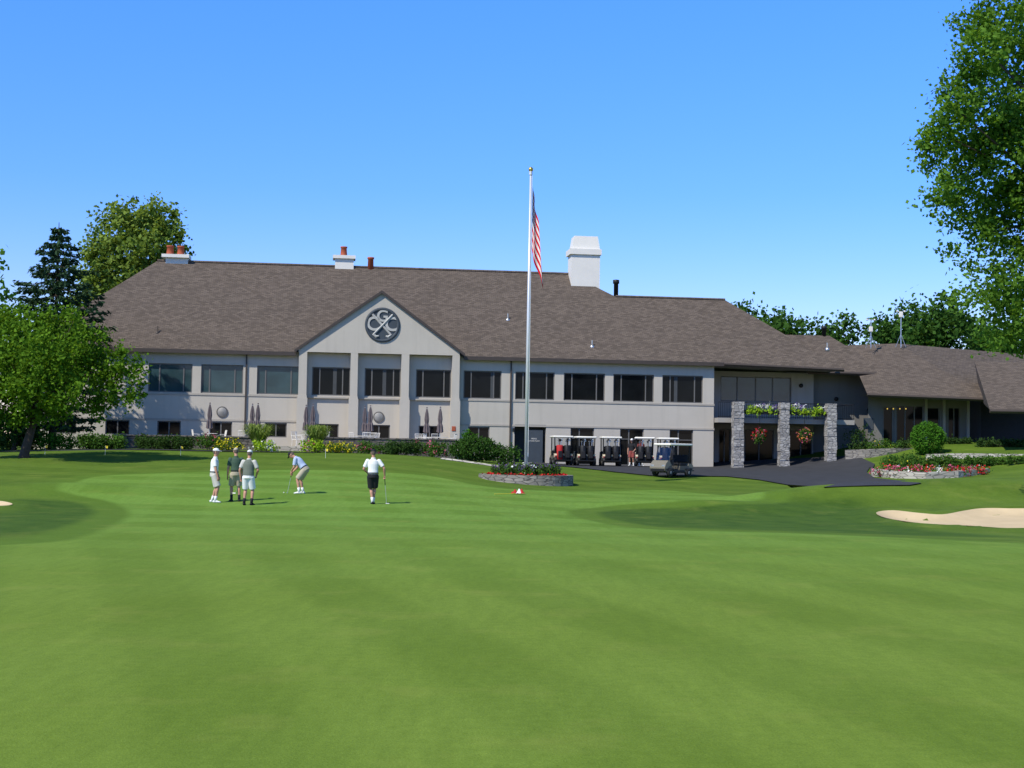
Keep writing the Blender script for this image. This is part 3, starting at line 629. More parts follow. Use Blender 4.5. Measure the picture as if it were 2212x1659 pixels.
# gable
GV = -.62
gl_, gzl = lp(640, 752, GV); gr_, gzr = lp(1001, 768, GV); ga, gza = lp(825, 630, GV)
ge = (gzl + gzr) / 2; gb = lp(825, 764, GV)[1]
ca, cb = lp(645, 760, GV)[0], lp(993, 760, GV)[0]
sl_l = (gza - ge) / (ga - gl_); sl_r = (gza - ge) / (gr_ - ga)
zl = ge + (ca - gl_) * sl_l; zr = ge + (gr_ - cb) * sl_r
MB().prism([(ca, gb), (cb, gb), (cb, zr), (ga, gza), (ca, zl)], GV, -.01, 'Y').build('gable_wall', MT['stucco'], club)
for a, b in ((645, 663), (757, 773), (867, 884), (977, 993)):
    u0, u1 = lp(a, 800, GV)[0], lp(b, 800, GV)[0]; m = MB().box(u0 + .003, u1 - .003, GV + .003, -.004, bz + .06, gb + .02)
    m.box(u0 - .07, u1 + .07, GV - .06, -.006, .8, bz - .1).box(u0 - .03, u1 + .03, GV - .03, -.005, bz - .1, bz + .06)
    m.build('pilaster', MT['stucco'], club)
for a, b in ((663, 757), (773, 867), (884, 977)):
    u0, u1 = lp(a, 800, GV)[0], lp(b, 800, GV)[0]; MB().box(u0 + .1, u1 - .1, -.2, -.003, bz - .1, bz).build('window_ledge', MT['stucco_trim'], club)
# roofs
rl = on_roof(340, 564); rr = on_roof(1232, 592); h2 = on_roof(1330, 641); r2 = on_roof(1566, 648); e2 = on_roof(1823, 796)
zz_ = (rl.z + rr.z) / 2; vv_ = (zz_ - ZE) / SL - .45; rl = Vector((rl.x, vv_, zz_)); rr = Vector((rr.x, vv_, zz_))
zz2 = (h2.z + r2.z) / 2; v2 = (zz2 - ZE) / SL - .45; h2 = Vector((h2.x, v2, zz2)); r2 = Vector((r2.x, v2, zz2))
EL = Vector((-.5, -.45, ZE)); E1 = Vector((U_(1564, -.45, 782), -.45, ZE)); EBL = Vector((-.5, 2 * vv_ + .45, ZE))
h2b = Vector((h2.x, 2 * vv_ - v2, zz2)); hbe = Vector((h2.x, 2 * vv_ + .45, ZE)); e2b = Vector((e2.x, 2 * v2 + .45, e2.z)); hb2 = Vector((h2.x, 2 * v2 + .45, ZE))
rv = [EL, E1, e2, r2, h2, rr, rl, EBL, h2b, hbe, e2b, hb2]
MB().add(rv, [(0, 1, 2, 3, 4, 5, 6), (0, 6, 7), (7, 6, 5, 8, 9), (5, 4, 8), (3, 2, 10), (4, 3, 10, 11), (4, 11, 9, 8)]).build('roof', MT['roof'], club, uv=True)
for a, b in ((rl, rr), (h2, r2)): MB().loft([a + Vector((0, 0, .02)), b + Vector((0, 0, .02))], [.11, .11], 6).build('ridge_cap', MT['roof'], club, uv=True)
for a, b in ((-.5, gl_ - .03), (gr_ + .03, E1.x)):
    MB().box(a, b, -.52, -.40, ZE - .24, ZE + .015).build('gutter', MT['gutter'], club)
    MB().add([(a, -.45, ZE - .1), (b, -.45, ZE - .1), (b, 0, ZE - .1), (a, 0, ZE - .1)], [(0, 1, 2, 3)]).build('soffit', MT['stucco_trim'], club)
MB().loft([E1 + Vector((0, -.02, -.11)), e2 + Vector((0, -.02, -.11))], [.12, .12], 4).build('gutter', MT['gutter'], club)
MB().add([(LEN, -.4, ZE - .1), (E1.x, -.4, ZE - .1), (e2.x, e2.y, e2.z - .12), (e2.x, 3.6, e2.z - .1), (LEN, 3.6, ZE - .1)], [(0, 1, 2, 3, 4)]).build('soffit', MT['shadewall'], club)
vA = (gza + .06 - ZE) / SL - .45; gf = GV - .16
MB().add([(gl_ - .08, gf, ge), (ga, gf, gza + .06), (ga, vA, gza + .06), (gl_ - .08, -.40, ge)], [(0, 1, 2, 3)]).build('gable_roof', MT['roof'], club, uv=True)
MB().add([(gr_ + .08, gf, ge), (ga, gf, gza + .06), (ga, vA, gza + .06), (gr_ + .08, -.40, ge)], [(0, 3, 2, 1)]).build('gable_roof', MT['roof'], club, uv=True)
MB().prism([(gl_ - .1, ge + .01), (gl_ - .1, ge - .17), (ga, gza - .13), (ga, gza + .075)], gf - .03, GV - .004, 'Y').build('rake_board', MT['gutter'], club)
MB().prism([(gr_ + .1, ge + .01), (ga + .001, gza + .075), (ga + .001, gza - .13), (gr_ + .1, ge - .17)], gf - .03, GV - .004, 'Y').build('rake_board', MT['gutter'], club)
# emblem on the gable
eu, ez = lp(826, 702, GV); ER = (lp(864, 702, GV)[0] - lp(788, 702, GV)[0]) / 2
em = MB().ring((eu, GV - .05, ez), ER * .91, ER * .09, 40, 8, 'Y', .6).build('emblem', MT['slate'], club, True)
MB().lathe([(.001, 0), (ER * .9, 0), (ER * .9, .03), (.001, .03)], (eu, GV - .035, ez), 40, 'Y').build('emblem_disc', MT['slate'], em)
for tx, dx, dz, s_ in (('C', -.52, .02, .80), ('G', 0, .48, .66), ('C', .52, .02, .80)):
    text_obj('emblem_letter', tx, ER * s_ * 1.4, MT['emblem_pale'], em, eu + dx * ER, GV - .06, ez + dz * ER, .03, 0, .022)
for sg in (-1, 1):
    a = Vector((eu - sg * .50 * ER, GV - .055 - .02 * sg, ez - .56 * ER)); b = Vector((eu + sg * .58 * ER, GV - .055 - .02 * sg, ez + .60 * ER))
    c_ = a + Vector((sg * .16 * ER, 0, -.12 * ER))
    MB().loft([c_ + Vector((sg * .14 * ER, 0, .04 * ER)), c_, a, a.lerp(b, .1), b], [.05 * ER, .09 * ER, .09 * ER, .065 * ER, .075 * ER], 6).build('crossed_club', MT['emblem_pale'], em)
# chimneys
def chimney(v, body, bz0, cap, pots, mat='white', top=None, dp=.55):
    u0, u1 = lp(body[0], body[2], v)[0], lp(body[1], body[2], v)[0]; z1 = lp(body[0], body[2], v)[1]
    o = MB().box(u0, u1, v - dp, v + dp, bz0, z1).build('chimney', MT[mat], club)
    c0, c1 = lp(cap[0], cap[2], v)[0], lp(cap[1], cap[2], v)[0]; cz0 = lp(cap[0], cap[3], v)[1]; cz1 = lp(cap[0], cap[2], v)[1]; e = (u0 - c0)
    MB().box(c0, c1, v - dp - abs(e), v + dp + abs(e), min(z1 - .003, cz0), cz1).build('chimney_cap', MT[mat], o)
    for px, py, r in pots:
        u, z = lp(px, py, v); rr_ = r * 102 / F; MB().lathe([(rr_ * 1.15, cz1 - .02), (rr_, cz1 + .1), (rr_ * .82, z - .12), (rr_ * 1.0, z - .1), (rr_ * 1.0, z), (rr_ * .6, z), (rr_ * .6, z - .1)], (u, v, 0), 14).build('chimney_pot', MT['terracotta'], o, True)
    if top:
        t0, t1, ty = top; q0, q1 = lp(t0, ty, v)[0], lp(t1, ty, v)[0]; zt_ = lp(t0, ty, v)[1]
        MB().frustum(((q0 + q1) / 2, v), (u1 - u0) / 2 * .97, dp * .97, cz1 - .003, (q1 - q0) / 2, dp * .82, zt_).build('chimney_top', MT[mat], o)
chimney(vv_ + .3, (360, 408, 556), ZR - 1.2, (352, 411, 551, 558), [(368, 531, 8), (391, 532, 8)])
chimney(vv_ + .3, (724, 764, 560), ZR - 1.2, (719, 768, 553, 560), [(743, 533, 7.5)])
chimney(vv_ - .6, (1231, 1292, 552), ZR - 3, (1227, 1295, 540, 552), [], 'white', (1238, 1288, 512), .8)
u, z = lp(801, 556, vv_); MB().lathe([(.24, ZR - .6), (.2, z - .15), (.25, z - .12), (.25, z), (.15, z), (.15, z - .1)], (u, vv_, 0), 14).build('chimney_pot', MT['terracotta'], club, True)
u, z = lp(1331, 605, v2 + .2); MB().lathe([(.17, zz2 - .6), (.17, z - .28), (.24, z - .26), (.24, z), (.1, z + .03)], (u, v2 + .2, 0), 12).build('flue_pipe', MT['black'], club, True)
for px, py in ((1097, 690), (1279, 748), (1787, 753), (340, 718)):
    p = on_roof(px, py); MB().lathe([(.16, p.z - .2), (.13, p.z + .05), (.05, p.z + .07), (.05, p.z + .42)], (p.x, p.y, 0), 10).build('vent_pipe', MT['metal' if px != 340 else 'gutter'], club, True)
# third, lower roof behind the balcony
BV = 3.5; TV = 2.4
Z3 = lp(1925, 806, TV)[1]
q = [on_roof(px, py, TV, Z3) for px, py in ((1640, 722), (1791, 725), (1927, 806), (1640, 798))]
MB().add(q + [Vector((q[1].x + .5, q[1].y + 3, q[1].z)), Vector((q[2].x, q[1].y + 7, Z3)), Vector((q[0].x, q[1].y + 3, q[1].z))], [(0, 3, 2, 1), (1, 2, 5, 4), (0, 1, 4, 6)]).build('lower_roof', MT['roof'], club, uv=True)
q3 = Vector((e2.x - 1.5, q[2].y, q[2].z))
MB().loft([q3 + Vector((0, -.03, -.1)), q[2] + Vector((0, -.03, -.1))], [.12, .12], 4).build('gutter', MT['gutter'], club)
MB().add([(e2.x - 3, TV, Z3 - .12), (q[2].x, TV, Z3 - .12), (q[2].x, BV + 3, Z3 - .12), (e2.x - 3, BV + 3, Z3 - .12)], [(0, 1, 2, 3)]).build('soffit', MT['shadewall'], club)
p = on_roof(1780, 724, TV, Z3); MB().lathe([(.16, p.z - .3), (.16, p.z + .45), (.22, p.z + .47), (.22, p.z + .65), (.08, p.z + .68)], (p.x, p.y, 0), 10).build('flue_pipe', MT['black'], club, True)
# recess behind the balcony
BE = U_(1888, BV); BM = U_(1757, BV)
wz = lp(1630, 814, BV)[1], lp(1630, 868, BV)[1]
hb = [(U_(1556, BV), U_(1709, BV), wz[1], wz[0])]
lz = lp(1640, 928, BV)[1]
for a, b in ((1553, 1579), (1609, 1673), (1706, 1756)): hb.append((U_(a, BV), U_(b, BV) - .02, 1.1, lz))
wall_holes(LEN, BM, -.3, Z3 - .08, BV, hb).build('recessed_wall', MT['midwall'], club, recalc=False)  # recess walls: overhang shade put into the darker stucco tones
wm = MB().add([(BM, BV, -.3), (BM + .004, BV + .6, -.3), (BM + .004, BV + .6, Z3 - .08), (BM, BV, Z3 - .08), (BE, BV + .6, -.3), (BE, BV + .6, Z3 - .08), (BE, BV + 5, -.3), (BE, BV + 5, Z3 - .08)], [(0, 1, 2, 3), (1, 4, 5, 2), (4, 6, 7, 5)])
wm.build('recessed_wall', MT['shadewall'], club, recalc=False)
window(club, *hb[0], BV + .08, (.24, .5, .74), 'balconyglass')
for h in hb[1:]: window(club, h[0], h[1], h[2], h[3], BV + .08, (.5,))
SV = -1.0; sz1 = lp(1700, 905, SV)[1]; SE = U_(1846, SV)
MB().box(LEN + .05, SE, SV, BV - .004, sz1 - .32, sz1).build('balcony_slab', MT['midwall'], club)
rz1 = lp(1820, 873, SV)[1]
m = MB(); n = int((SE - LEN) / .13)
m.box(LEN + .06, SE, SV + .02, SV + .07, rz1 - .05, rz1).box(LEN + .06, SE, SV + .025, SV + .065, sz1 + .08, sz1 + .12)
for i in range(n + 1):
    x = LEN + .08 + (SE - LEN - .14) * i / n; m.box(x - .012, x + .012, SV + .035, SV + .055, sz1, rz1 - .04)
m.box(SE - .05, SE - .003, SV + .08, BV, rz1 - .05, rz1 - .002)
m.build('balcony_railing', MT['black'], club)
CV = -1.9; ctop = lp(1590, 867, CV)[1]; colU = []
for a, b in ((1580, 1607), (1680, 1706), (1781, 1808)):
    u0, u1 = lp(a, 900, CV + .5)[0] + .04, lp(b, 900, CV)[0]; colU.append((u0, u1)); c = MB()
    zz = .3
    while zz < ctop - .02:
        hh = min(random.uniform(.2, .34), ctop - zz); j = lambda: random.uniform(-.03, .03)
        c.box(u0 + j(), u1 + j(), CV + j(), CV + .62 + j(), zz, zz + hh - .012); zz += hh
    c.box(u0 + .04, u1 - .04, CV + .04, CV + .58, .2, ctop - .03)
    c.build('stone_column', MT['stone'], club)
for px, py, v in ((1730, 833, BV), (1806, 862, BV + .6), (1877, 886, BV + .6)):
    u, z = lp(px, py, v); MB().lathe([(.001, -.16), (.1, -.15), (.15, -.09), (.15, 0)], (u, v - .002, z), 14, 'Y').build('wall_lamp', MT['black'], club, True)
for px, py in ((480, 890), (818, 901)):
    u, z = lp(px, py, 0); o = MB().lathe([(.001, -.13), (.12, -.12), (.2, -.09), (.27, -.07), (.31, -.05), (.31, 0)], (u, -.002, z), 28, 'Y').build('wall_dish', MT['dish'], club, True)
    MB().ring((u, -.04, z), .345, .03, 28, 6, 'Y').build('dish_rim', MT['bronze'], o, True)
u, z = lp(980, 926, GV - .06); MB().rbox(u - .13, u + .13, GV - .10, GV - .062, z - .16, z + .16, .015).build('plaque', MT['terracotta'], club)
for px in (531, 1103): u = U_(px, 0, 850); MB().box(u - .05, u + .05, -.12, -.048, 1.2 if px < 900 else .7, ZE - .1).build('downspout', MT['gutter'], club)
u, z = lp(1104, 928, 0); MB().rbox(u + .1, u + .24, -.16, -.048, z - .16, z + .12, .03).build('wall_lamp', MT['black'], club)

# ------------------------------------------------------------------ entrance wing
W0 = at(1900, 955, 100); W0.z = gz(W0.x, W0.y)
wing = thing('entrance_wing', 'low wing with brown hip roof, glass entrance and dark covered porch at the right', 'building wing', W0)
def wp(px, py, d): return at(px, py, d) - W0
R0, R1, R2 = wp(1828, 746, 107), wp(1936, 742, 106), wp(2330, 776, 111); E0, EE1 = wp(1873, 850, 97.5), wp(2146, 861, 96.5); EE2 = wp(2340, 866, 104)
bk = Vector((0, 9, -4))
MB().add([R0, R1, R2, E0, EE1, EE2, R0 + bk, R2 + bk], [(3, 4, 1, 0), (4, 5, 2, 1), (0, 1, 2, 7, 6)]).build('roof', MT['roof'], wing, uv=True)
MB().loft([E0 + Vector((0, -.03, -.1)), EE1 + Vector((0.02, -.03, -.1))], [.13, .13], 4).build('gutter', MT['gutter'], wing)
Ez = E0.z - .15
P0, P1_, P3, P4 = wp(2105, 781, 99), wp(2360, 786, 99), wp(2138, 885, 91), wp(2380, 888, 91)
P5 = wp(2150, 862, 97)
MB().add([P0, P1_, P3, P4, P5 + Vector((0, 3, 0))], [(0, 2, 3, 1), (0, 4, 2)]).build('porch_roof', MT['roof'], wing, uv=True)
MB().loft([P3 + Vector((0, -.03, -.1)), P4 + Vector((0, -.03, -.1))], [.13, .13], 4).build('gutter', MT['gutter'], wing)
y0 = at(1950, 900, 100.3).y - W0.y
def wx(px, py=900): return at(px, py, 100.3).x - W0.x
def wzz(px, py): return at(px, py, 100.3).z - W0.z
e0 = [(wx(1905), wx(1932), -.1, wzz(1915, 878)), (wx(1936), wx(1995), .25, wzz(1960, 876)), (wx(2002), wx(2030), .35, wzz(2015, 880)), (wx(2048), wx(2074), .35, wzz(2060, 880))]
wm = wall_holes(wx(1875), wx(2092), -1.2, Ez + .3, y0, e0); wm.build('wall', MT['shadewall'], wing, recalc=False)  # eave shade on this wall comes from its darkened stucco colour
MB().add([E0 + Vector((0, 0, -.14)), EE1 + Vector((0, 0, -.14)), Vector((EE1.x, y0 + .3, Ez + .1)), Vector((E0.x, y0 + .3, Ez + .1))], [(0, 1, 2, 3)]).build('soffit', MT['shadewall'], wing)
window(wing, *e0[0], y0 + .06, (.12, .88)); window(wing, *e0[1], y0 + .06, (.33, .67)); window(wing, *e0[2], y0 + .06); window(wing, *e0[3], y0 + .06, (.5,))
for px in (1917, 1930, 1944, 1957):
    MB().ball((wx(px), y0 + .03, wzz(px, 883)), .05, 8, 5).build('lamp', MT['lampglow'], wing)
for px in (1999, 2038, 2090): MB().box(wx(px) - .09, wx(px) + .09, y0 - .22, y0 - .004, -.5, Ez).build('post', MT['midwall'], wing)
xw = at(2092, 900, 103).x - W0.x; x9 = at(2400, 900, 103).x - W0.x
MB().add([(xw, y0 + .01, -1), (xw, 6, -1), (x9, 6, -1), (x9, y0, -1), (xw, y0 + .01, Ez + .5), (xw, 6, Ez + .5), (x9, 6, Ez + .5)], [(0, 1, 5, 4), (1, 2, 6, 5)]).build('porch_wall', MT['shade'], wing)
p_ = wp(2235, 900, 92.3); MB().box(p_.x - .12, p_.x + .12, p_.y - .12, p_.y + .12, -1.6, P3.z - .05).build('porch_post', MT['slate'], wing)
p_ = wp(1876, 915, 100.1); MB().box(p_.x - .3, p_.x + .38, y0 - .06, y0 - .003, p_.z - .4, p_.z + .4).build('notice_board', MT['slate'], wing)
for i, (px, pyt, pyb, d) in enumerate(((1881, 690, 748, 104.5), (1946, 672, 746, 105.0))):
    b = at(px, pyb + 2, d); t = at(px, pyt, d); h = t.z - b.z
    ms = thing('weather_mast', ('shorter slim weather mast on the wing roof, small box near its top', 'taller tripod weather mast on the wing roof ridge with white sensor')[i], 'mast', b)
    m = MB().bar((0, 0, -.1), (0, 0, h), .035)
    for k in range(3): a = k * 2.1 + .3; m.bar((0, 0, .9), (.42 * math.cos(a), .42 * math.sin(a), -.05), .025)
    m.build('pole', MT['metal'], ms); z_ = h * (.55 if i == 0 else .82); MB().rbox(-.14, .14, -.1, .1, z_, z_ + .4, .04).build('sensor_box', MT['white'], ms)
    m = MB().bar((-.28, 0, h - .05), (.28, 0, h - .05), .02)
    for sx in (-.28, .28): m.ball((sx, 0, h - .02), .075, 8, 5)
    m.build('wind_gauge', MT['white'], ms, True)

# ------------------------------------------------------------------ patio
PV = -7.0; PZ = 1.95; pu0, pu1 = U_(262, PV, 960), U_(985, PV, 960)
pm = MB().box(pu0, pu1, PV, -.003, .3, PZ); pm.v = [LW(v.x, v.y, v.z) for v in pm.v]
tag(pm.build('patio_terrace', MT['paving'], None), 'raised paved patio terrace along the clubhouse wall', 'terrace', kind='structure')
def patio_wall(label, a, b, ytop):
    u0, u1 = U_(a, PV, 955), U_(b, PV, 955); z1 = lp((a + b) / 2, ytop, PV)[1]; o = thing('patio_wall', label, 'stone wall', LW(u0, PV, .4), ANG)
    h = z1 - .4; MB().box(0, u1 - u0, -.38, -.004, 0, h - .1).build('wall_body', MT['patiostone'], o); MB().rbox(-.05, u1 - u0 + .05, -.44, .05, h - .1, h, .02).build('coping', MT['patiostone'], o)
patio_wall('long low dark stone patio wall behind the left flower beds', 262, 575, 941); patio_wall('low dark stone patio wall between the grass tufts and the big rounded bush', 668, 985, 946)
st = thing('garden_steps', 'stone steps through the gap in the patio wall', 'steps', LW(U_(622, PV, 955), PV, 1.2), ANG)
for i in range(3): MB().rbox(-.95, .95, -.45 - .38 * (2 - i) + .003 * i, -.01, .0, .25 * (i + 1), .015).build('step', MT['limestone'], st)
ub = thing('patio_umbrella', '', 'umbrella')
MB().bar((0, 0, 0), (0, 0, 2.62), .024, 8).build('pole', MT['metal'], ub); MB().ball((0, 0, 2.66), .05, 8, 5).build('finial', MT['canvas'], ub)
prof = [(1.02, .19), (1.2, .17), (1.5, .15), (1.62, .10), (1.9, .13), (2.3, .09), (2.58, .035)]; vs = []; n = 16
for z, r in prof:
    for j in range(n): g = 6.2832 * j / n; q_ = r * (1.25 if j % 2 else .72); vs.append((q_ * math.cos(g), q_ * math.sin(g), z + (.06 if j % 2 and z < 1.1 else 0)))
MB().add(vs, [(i * n + j, i * n + (j + 1) % n, (i + 1) * n + (j + 1) % n, (i + 1) * n + j) for i in range(len(prof) - 1) for j in range(n)] + [tuple(range(n)), tuple(range((len(prof) - 1) * n, len(prof) * n))]).build('canopy', MT['canvas'], ub)
tb = thing('patio_table', '', 'table')
MB().lathe([(.02, .70), (.5, .70), (.52, .72), (.5, .74), (.02, .74)], (0, 0, 0), 20).build('table_top', MT['white'], tb); MB().bar((0, 0, .02), (0, 0, .7), .04).build('pedestal', MT['white'], tb); MB().lathe([(.3, 0), (.3, .04), (.06, .08)], (0, 0, 0), 16).build('base', MT['white'], tb)
ch = thing('patio_chair', '', 'chair')
MB().rbox(-.24, .24, -.22, .24, .42, .46, .015).build('seat', MT['white'], ch)
m = MB().bar((-.23, -.22, .44), (-.24, -.3, .95), .018).bar((.23, -.22, .44), (.24, -.3, .95), .018).bar((-.24, -.3, .94), (.24, -.3, .94), .022)
for k in range(5): x = -.16 + .08 * k; m.bar((x, -.225, .45), (x, -.3, .94), .012, 4)
m.build('backrest', MT['white'], ch)
for sx in (-1, 1):
    MB().bar((sx * .22, .21, 0), (sx * .22, .2, .43), .016).build('leg', MT['white'], ch); MB().bar((sx * .22, -.24, 0), (sx * .22, -.2, .43), .016).build('leg', MT['white'], ch)
    MB().loft([(sx * .25, -.27, .68), (sx * .27, .1, .67), (sx * .25, .22, .43)], [.016] * 3, 6).build('armrest', MT['white'], ch)
up_ = [(453, -3), (545, -2.6), (557, -4.2), (661, -2.6), (676, -4.2), (788, -2.6), (800, -4.2), (922, -2.6), (951, -4.2)]
ul = ['lone closed grey patio umbrella beside the left wall dish', 'left of the two closed umbrellas right of the downspout', 'right of the two closed umbrellas right of the downspout', 'left of the two closed umbrellas beneath the leftmost pilaster', 'right of the two closed umbrellas beneath the leftmost pilaster',
      'left of the two closed umbrellas beside the right wall dish', 'closed umbrella nearest the right wall dish', 'left closed umbrella of the rightmost pair on the patio', 'rightmost closed umbrella, in front of the right pilaster']
for i, (px, v) in enumerate(up_):
    p = LW(U_(px, v, 900), v, PZ + .002)
    for src, lb, gp in ((ub, ul[i], 'closed umbrellas on the patio'), (tb, 'white round patio table around the pole of a closed umbrella', 'patio tables under the umbrellas')):
        o = src if i == 0 else copy_tree(src); o.location = p; o.rotation_euler.z = ANG + i * .3; o['label'] = lb; o['group'] = gp
    for k in range(2):
        o = ch if (i, k) == (0, 0) else copy_tree(ch); a = (k * 3.14 + i * .7 + .4); o.location = p + Vector((.78 * math.cos(a), .78 * math.sin(a), 0)); o.rotation_euler.z = a + math.pi / 2
        o['label'] = 'white metal patio chair drawn up to an umbrella table behind the stone wall'; o['group'] = 'patio chairs'

# planting in front of the patio
sh = shrub
sh('shrub', 'mid green low shrub mass left of the patio wall, under the tree', 165, 275, 940, 967, 82, LF['shrub'], 2200, .15)
sh('shrub', 'dark low hedge in front of the left patio wall', 285, 425, 943, 970, 83, LF['dark'], 3200, .12)
sh('rose_bush', 'pink flowering bush between the dark hedge and the yellow flowers', 430, 478, 940, 968, 82.5, LF['shrub'], 800, .12, LF['pink'], 70, .12)
sh('flower_clump', 'yellow flowers left of the large grass tuft', 462, 520, 952, 974, 82, LF['shrub'], 500, .11, LF['yellow'], 300, .11, 'flowers')
tuft('tall green grass tuft just left of the garden steps', 556, 916, 95, 82.8, 520)
sh('hosta_plant', 'white variegated leafy plant at the foot of the left grass tuft', 545, 592, 954, 978, 81.6, LF['chart'], 260, .16, LF['white'], 60, .13, 'plant')
tuft('tall green grass tuft just right of the garden steps', 685, 918, 85, 82.8, 520)
sh('hosta_plant', 'chartreuse leafy plant with pink blooms right of the steps', 655, 702, 954, 982, 81.2, LF['chart'], 300, .16, LF['pink'], 50, .12, 'plant')
sh('flower_clump', 'yellow flowers right of the garden steps', 700, 768, 960, 984, 81.5, LF['shrub'], 560, .11, LF['yellow'], 380, .11, 'flowers')
sh('rose_bush', 'pink flowering bush beside the right yellow flowers', 774, 826, 957, 983, 82, LF['shrub'], 800, .12, LF['pink'], 75, .12)
sh('shrub', 'dark low shrub between two pink flowering bushes', 826, 900, 956, 986, 82, LF['dark'], 1900, .12)
sh('rose_bush', 'pink flowering bush next to the big rounded bush', 898, 968, 956, 988, 82, LF['shrub'], 1100, .12, LF['pink'], 80, .12)
dome('shrub', 'big rounded dark green bush at the right end of the patio', 1028, 943, 56, 80.5, LF['bush'], 9500, .12, ((-.55, -.1, .42, .42), (.55, -.1, .40, .42), (.1, -.2, .55, .5), (-.2, .1, .66, .4)))
sh('shrub', 'low dark shrub at the right foot of the big rounded bush', 1070, 1118, 964, 996, 80, LF['bush'], 1100, .12)
sh('shrub', 'low green plants at the left edge behind the tree', -40, 70, 935, 958, 86, LF['shrub'], 1300, .15)
sh('shrub', 'leafy plants between the tree trunk and the left hedge', 80, 165, 938, 962, 84, LF['box'], 900, .15)
pl = thing('potted_plant', 'terracotta pot with bright green plant on the right end of the patio wall', 'potted plant', LW(U_(1011, PV + .3, 940), PV + .3, PZ - .3))
MB().box(-.3, .3, -.3, .3, -.6, .33).build('plinth', MT['patiostone'], pl); MB().lathe([(.18, .33), (.3, .75), (.34, .75), (.34, .82), (.2, .8)], (0, 0, 0), 16).build('pot', MT['terracotta'], pl, True)
P, T = lobes_pts([(Vector((0, 0, 1.05)), (.42, .4, .3)), (Vector((.2, 0, 1.3)), (.3, .3, .25))], 320, .1); leafobj('foliage', P, .15, LF['box'], pl, T)
eg = thing('stone_edging', 'pale limestone edging strip beside the flagpole bed', 'edging', onground(1030, 76.5))
m = MB(); L0 = [onground(px, d) - eg.location for px, d in ((955, 78), (1000, 77.2), (1050, 76.2), (1095, 75.2))]
for i in range(3): m.loft([L0[i] + Vector((0, 0, .02)), L0[i + 1] + Vector((0, 0, .02))], [(.16, .08), (.16, .08)], 4, (0, 1, 0))
m.build('edging_stone', MT['limestone'], eg)

# ------------------------------------------------------------------ flagpole, flag and round bed
fb = onground(1137, 68.3); fz = at(1146, 366, 68.3).z
fp = thing('flagpole', 'tall silver flagpole with golden ball rising from the round flower bed', 'flagpole', fb)
H = fz - fb.z
MB().loft([(0, 0, -.2), (0, 0, H * .5), (0, 0, H - .25)], [.1, .085, .05], 12).build('pole', MT['alu'], fp, True); MB().lathe([(.05, H - .3), (.085, H - .27), (.085, H - .1), (.03, H - .08)], (0, 0, 0), 12).build('truck', MT['alu'], fp); MB().ball((0, 0, H), .12, 14, 9).build('ball_finial', MT['gold'], fp, True)
MB().bar((.09, -.05, 1.3), (.075, -.05, H - .3), .009, 4).build('halyard', MT['wcloth'], fp); MB().box(.06, .1, -.09, -.03, 1.2, 1.36).build('cleat', MT['metal'], fp)
flz = at(1150, 402, 68.3).z - fb.z
fl_ = thing('flag', 'American flag hanging limp in folds from the flagpole', 'flag', fb + Vector((.1, -.02, flz)))
NS, NT_ = 72, 39; vs = []; fs = []; fm = []
for j in range(NT_ + 1):
    for i in range(NS + 1):
        s, t = i / NS, j / NT_
        x = .24 * s + .40 * s ** 1.2 * (.2 + .8 * t) + .045 * math.sin(9 * s + 2 * t) * min(1, s * 4); y = .07 * math.sin(11 * s + 1.5 * t + .4) * min(1, s * 3) - .14 * s
        vs.append((x, y, -t * 3.1 * (1 - .04 * s) - 2.1 * s ** .9 * (.94 + .06 * t)))
for j in range(NT_):
    for i in range(NS):
        fs.append((j * (NS + 1) + i, j * (NS + 1) + i + 1, (j + 1) * (NS + 1) + i + 1, (j + 1) * (NS + 1) + i))
        st_ = j // 3
        if i < 29 and st_ < 7: k = 1 if (i % 5 == 2 and j % 4 in (1, 2)) else 2
        else: k = 0 if st_ % 2 == 0 else 1
        fm.append(k)
o = MB().add(vs, fs).build('flag_cloth', MT['flagred'], fl_, True, recalc=False); o.data.materials.append(MT['flagwhite']); o.data.materials.append(MT['flagblue']); o.data.polygons.foreach_set('material_index', fm)
BR = 2.3; bd = thing('flower_bed_wall', 'round stacked stone wall ringing the flower bed under the flagpole', 'stone bed', Vector((fb.x, fb.y, 0)))
m = MB(); n = 40; prof = [(BR, -.3), (BR, .40), (BR - .32, .40), (BR - .32, -.3)]; vs = []
btop = at(1137, 1027, 66).z
for i in range(n):
    g_ = 6.2832 * i / n
    for r, z in prof: vs.append((r * math.cos(g_), r * math.sin(g_), btop if z > 0 else -.2))
m.add(vs, [(i * 4 + j, ((i + 1) % n) * 4 + j, ((i + 1) % n) * 4 + (j + 1) % 4, i * 4 + (j + 1) % 4) for i in range(n) for j in range(4)])
m.build('ring_wall', MT['bedstone'], bd)
MB().lathe([(.01, btop - .08), (BR - .3, btop - .08), (BR - .3, btop - .2), (.01, btop - .2)], (0, 0, 0), 32).build('soil', MT['soil'], bd)
a = rng.uniform(0, 6.283, 460); r = BR - .48 + rng.normal(0, .09, 460); P = np.stack([fb.x + r * np.cos(a), fb.y + r * np.sin(a), btop + rng.uniform(-.05, .08, 460)], 1)
o = leafobj('red_flower_border', P, .10, LF['red'], None, rng.random(460), (0, 0, 0), .9, .9); tag(o, 'red flowers edging the round bed under the flagpole', 'flowers', kind='stuff')
sp = thing('salvia_plant', 'purple flower spikes on a leafy green plant in the round bed', 'flowers', group='purple salvias in the round bed')
m = MB(); P = []; Q = []
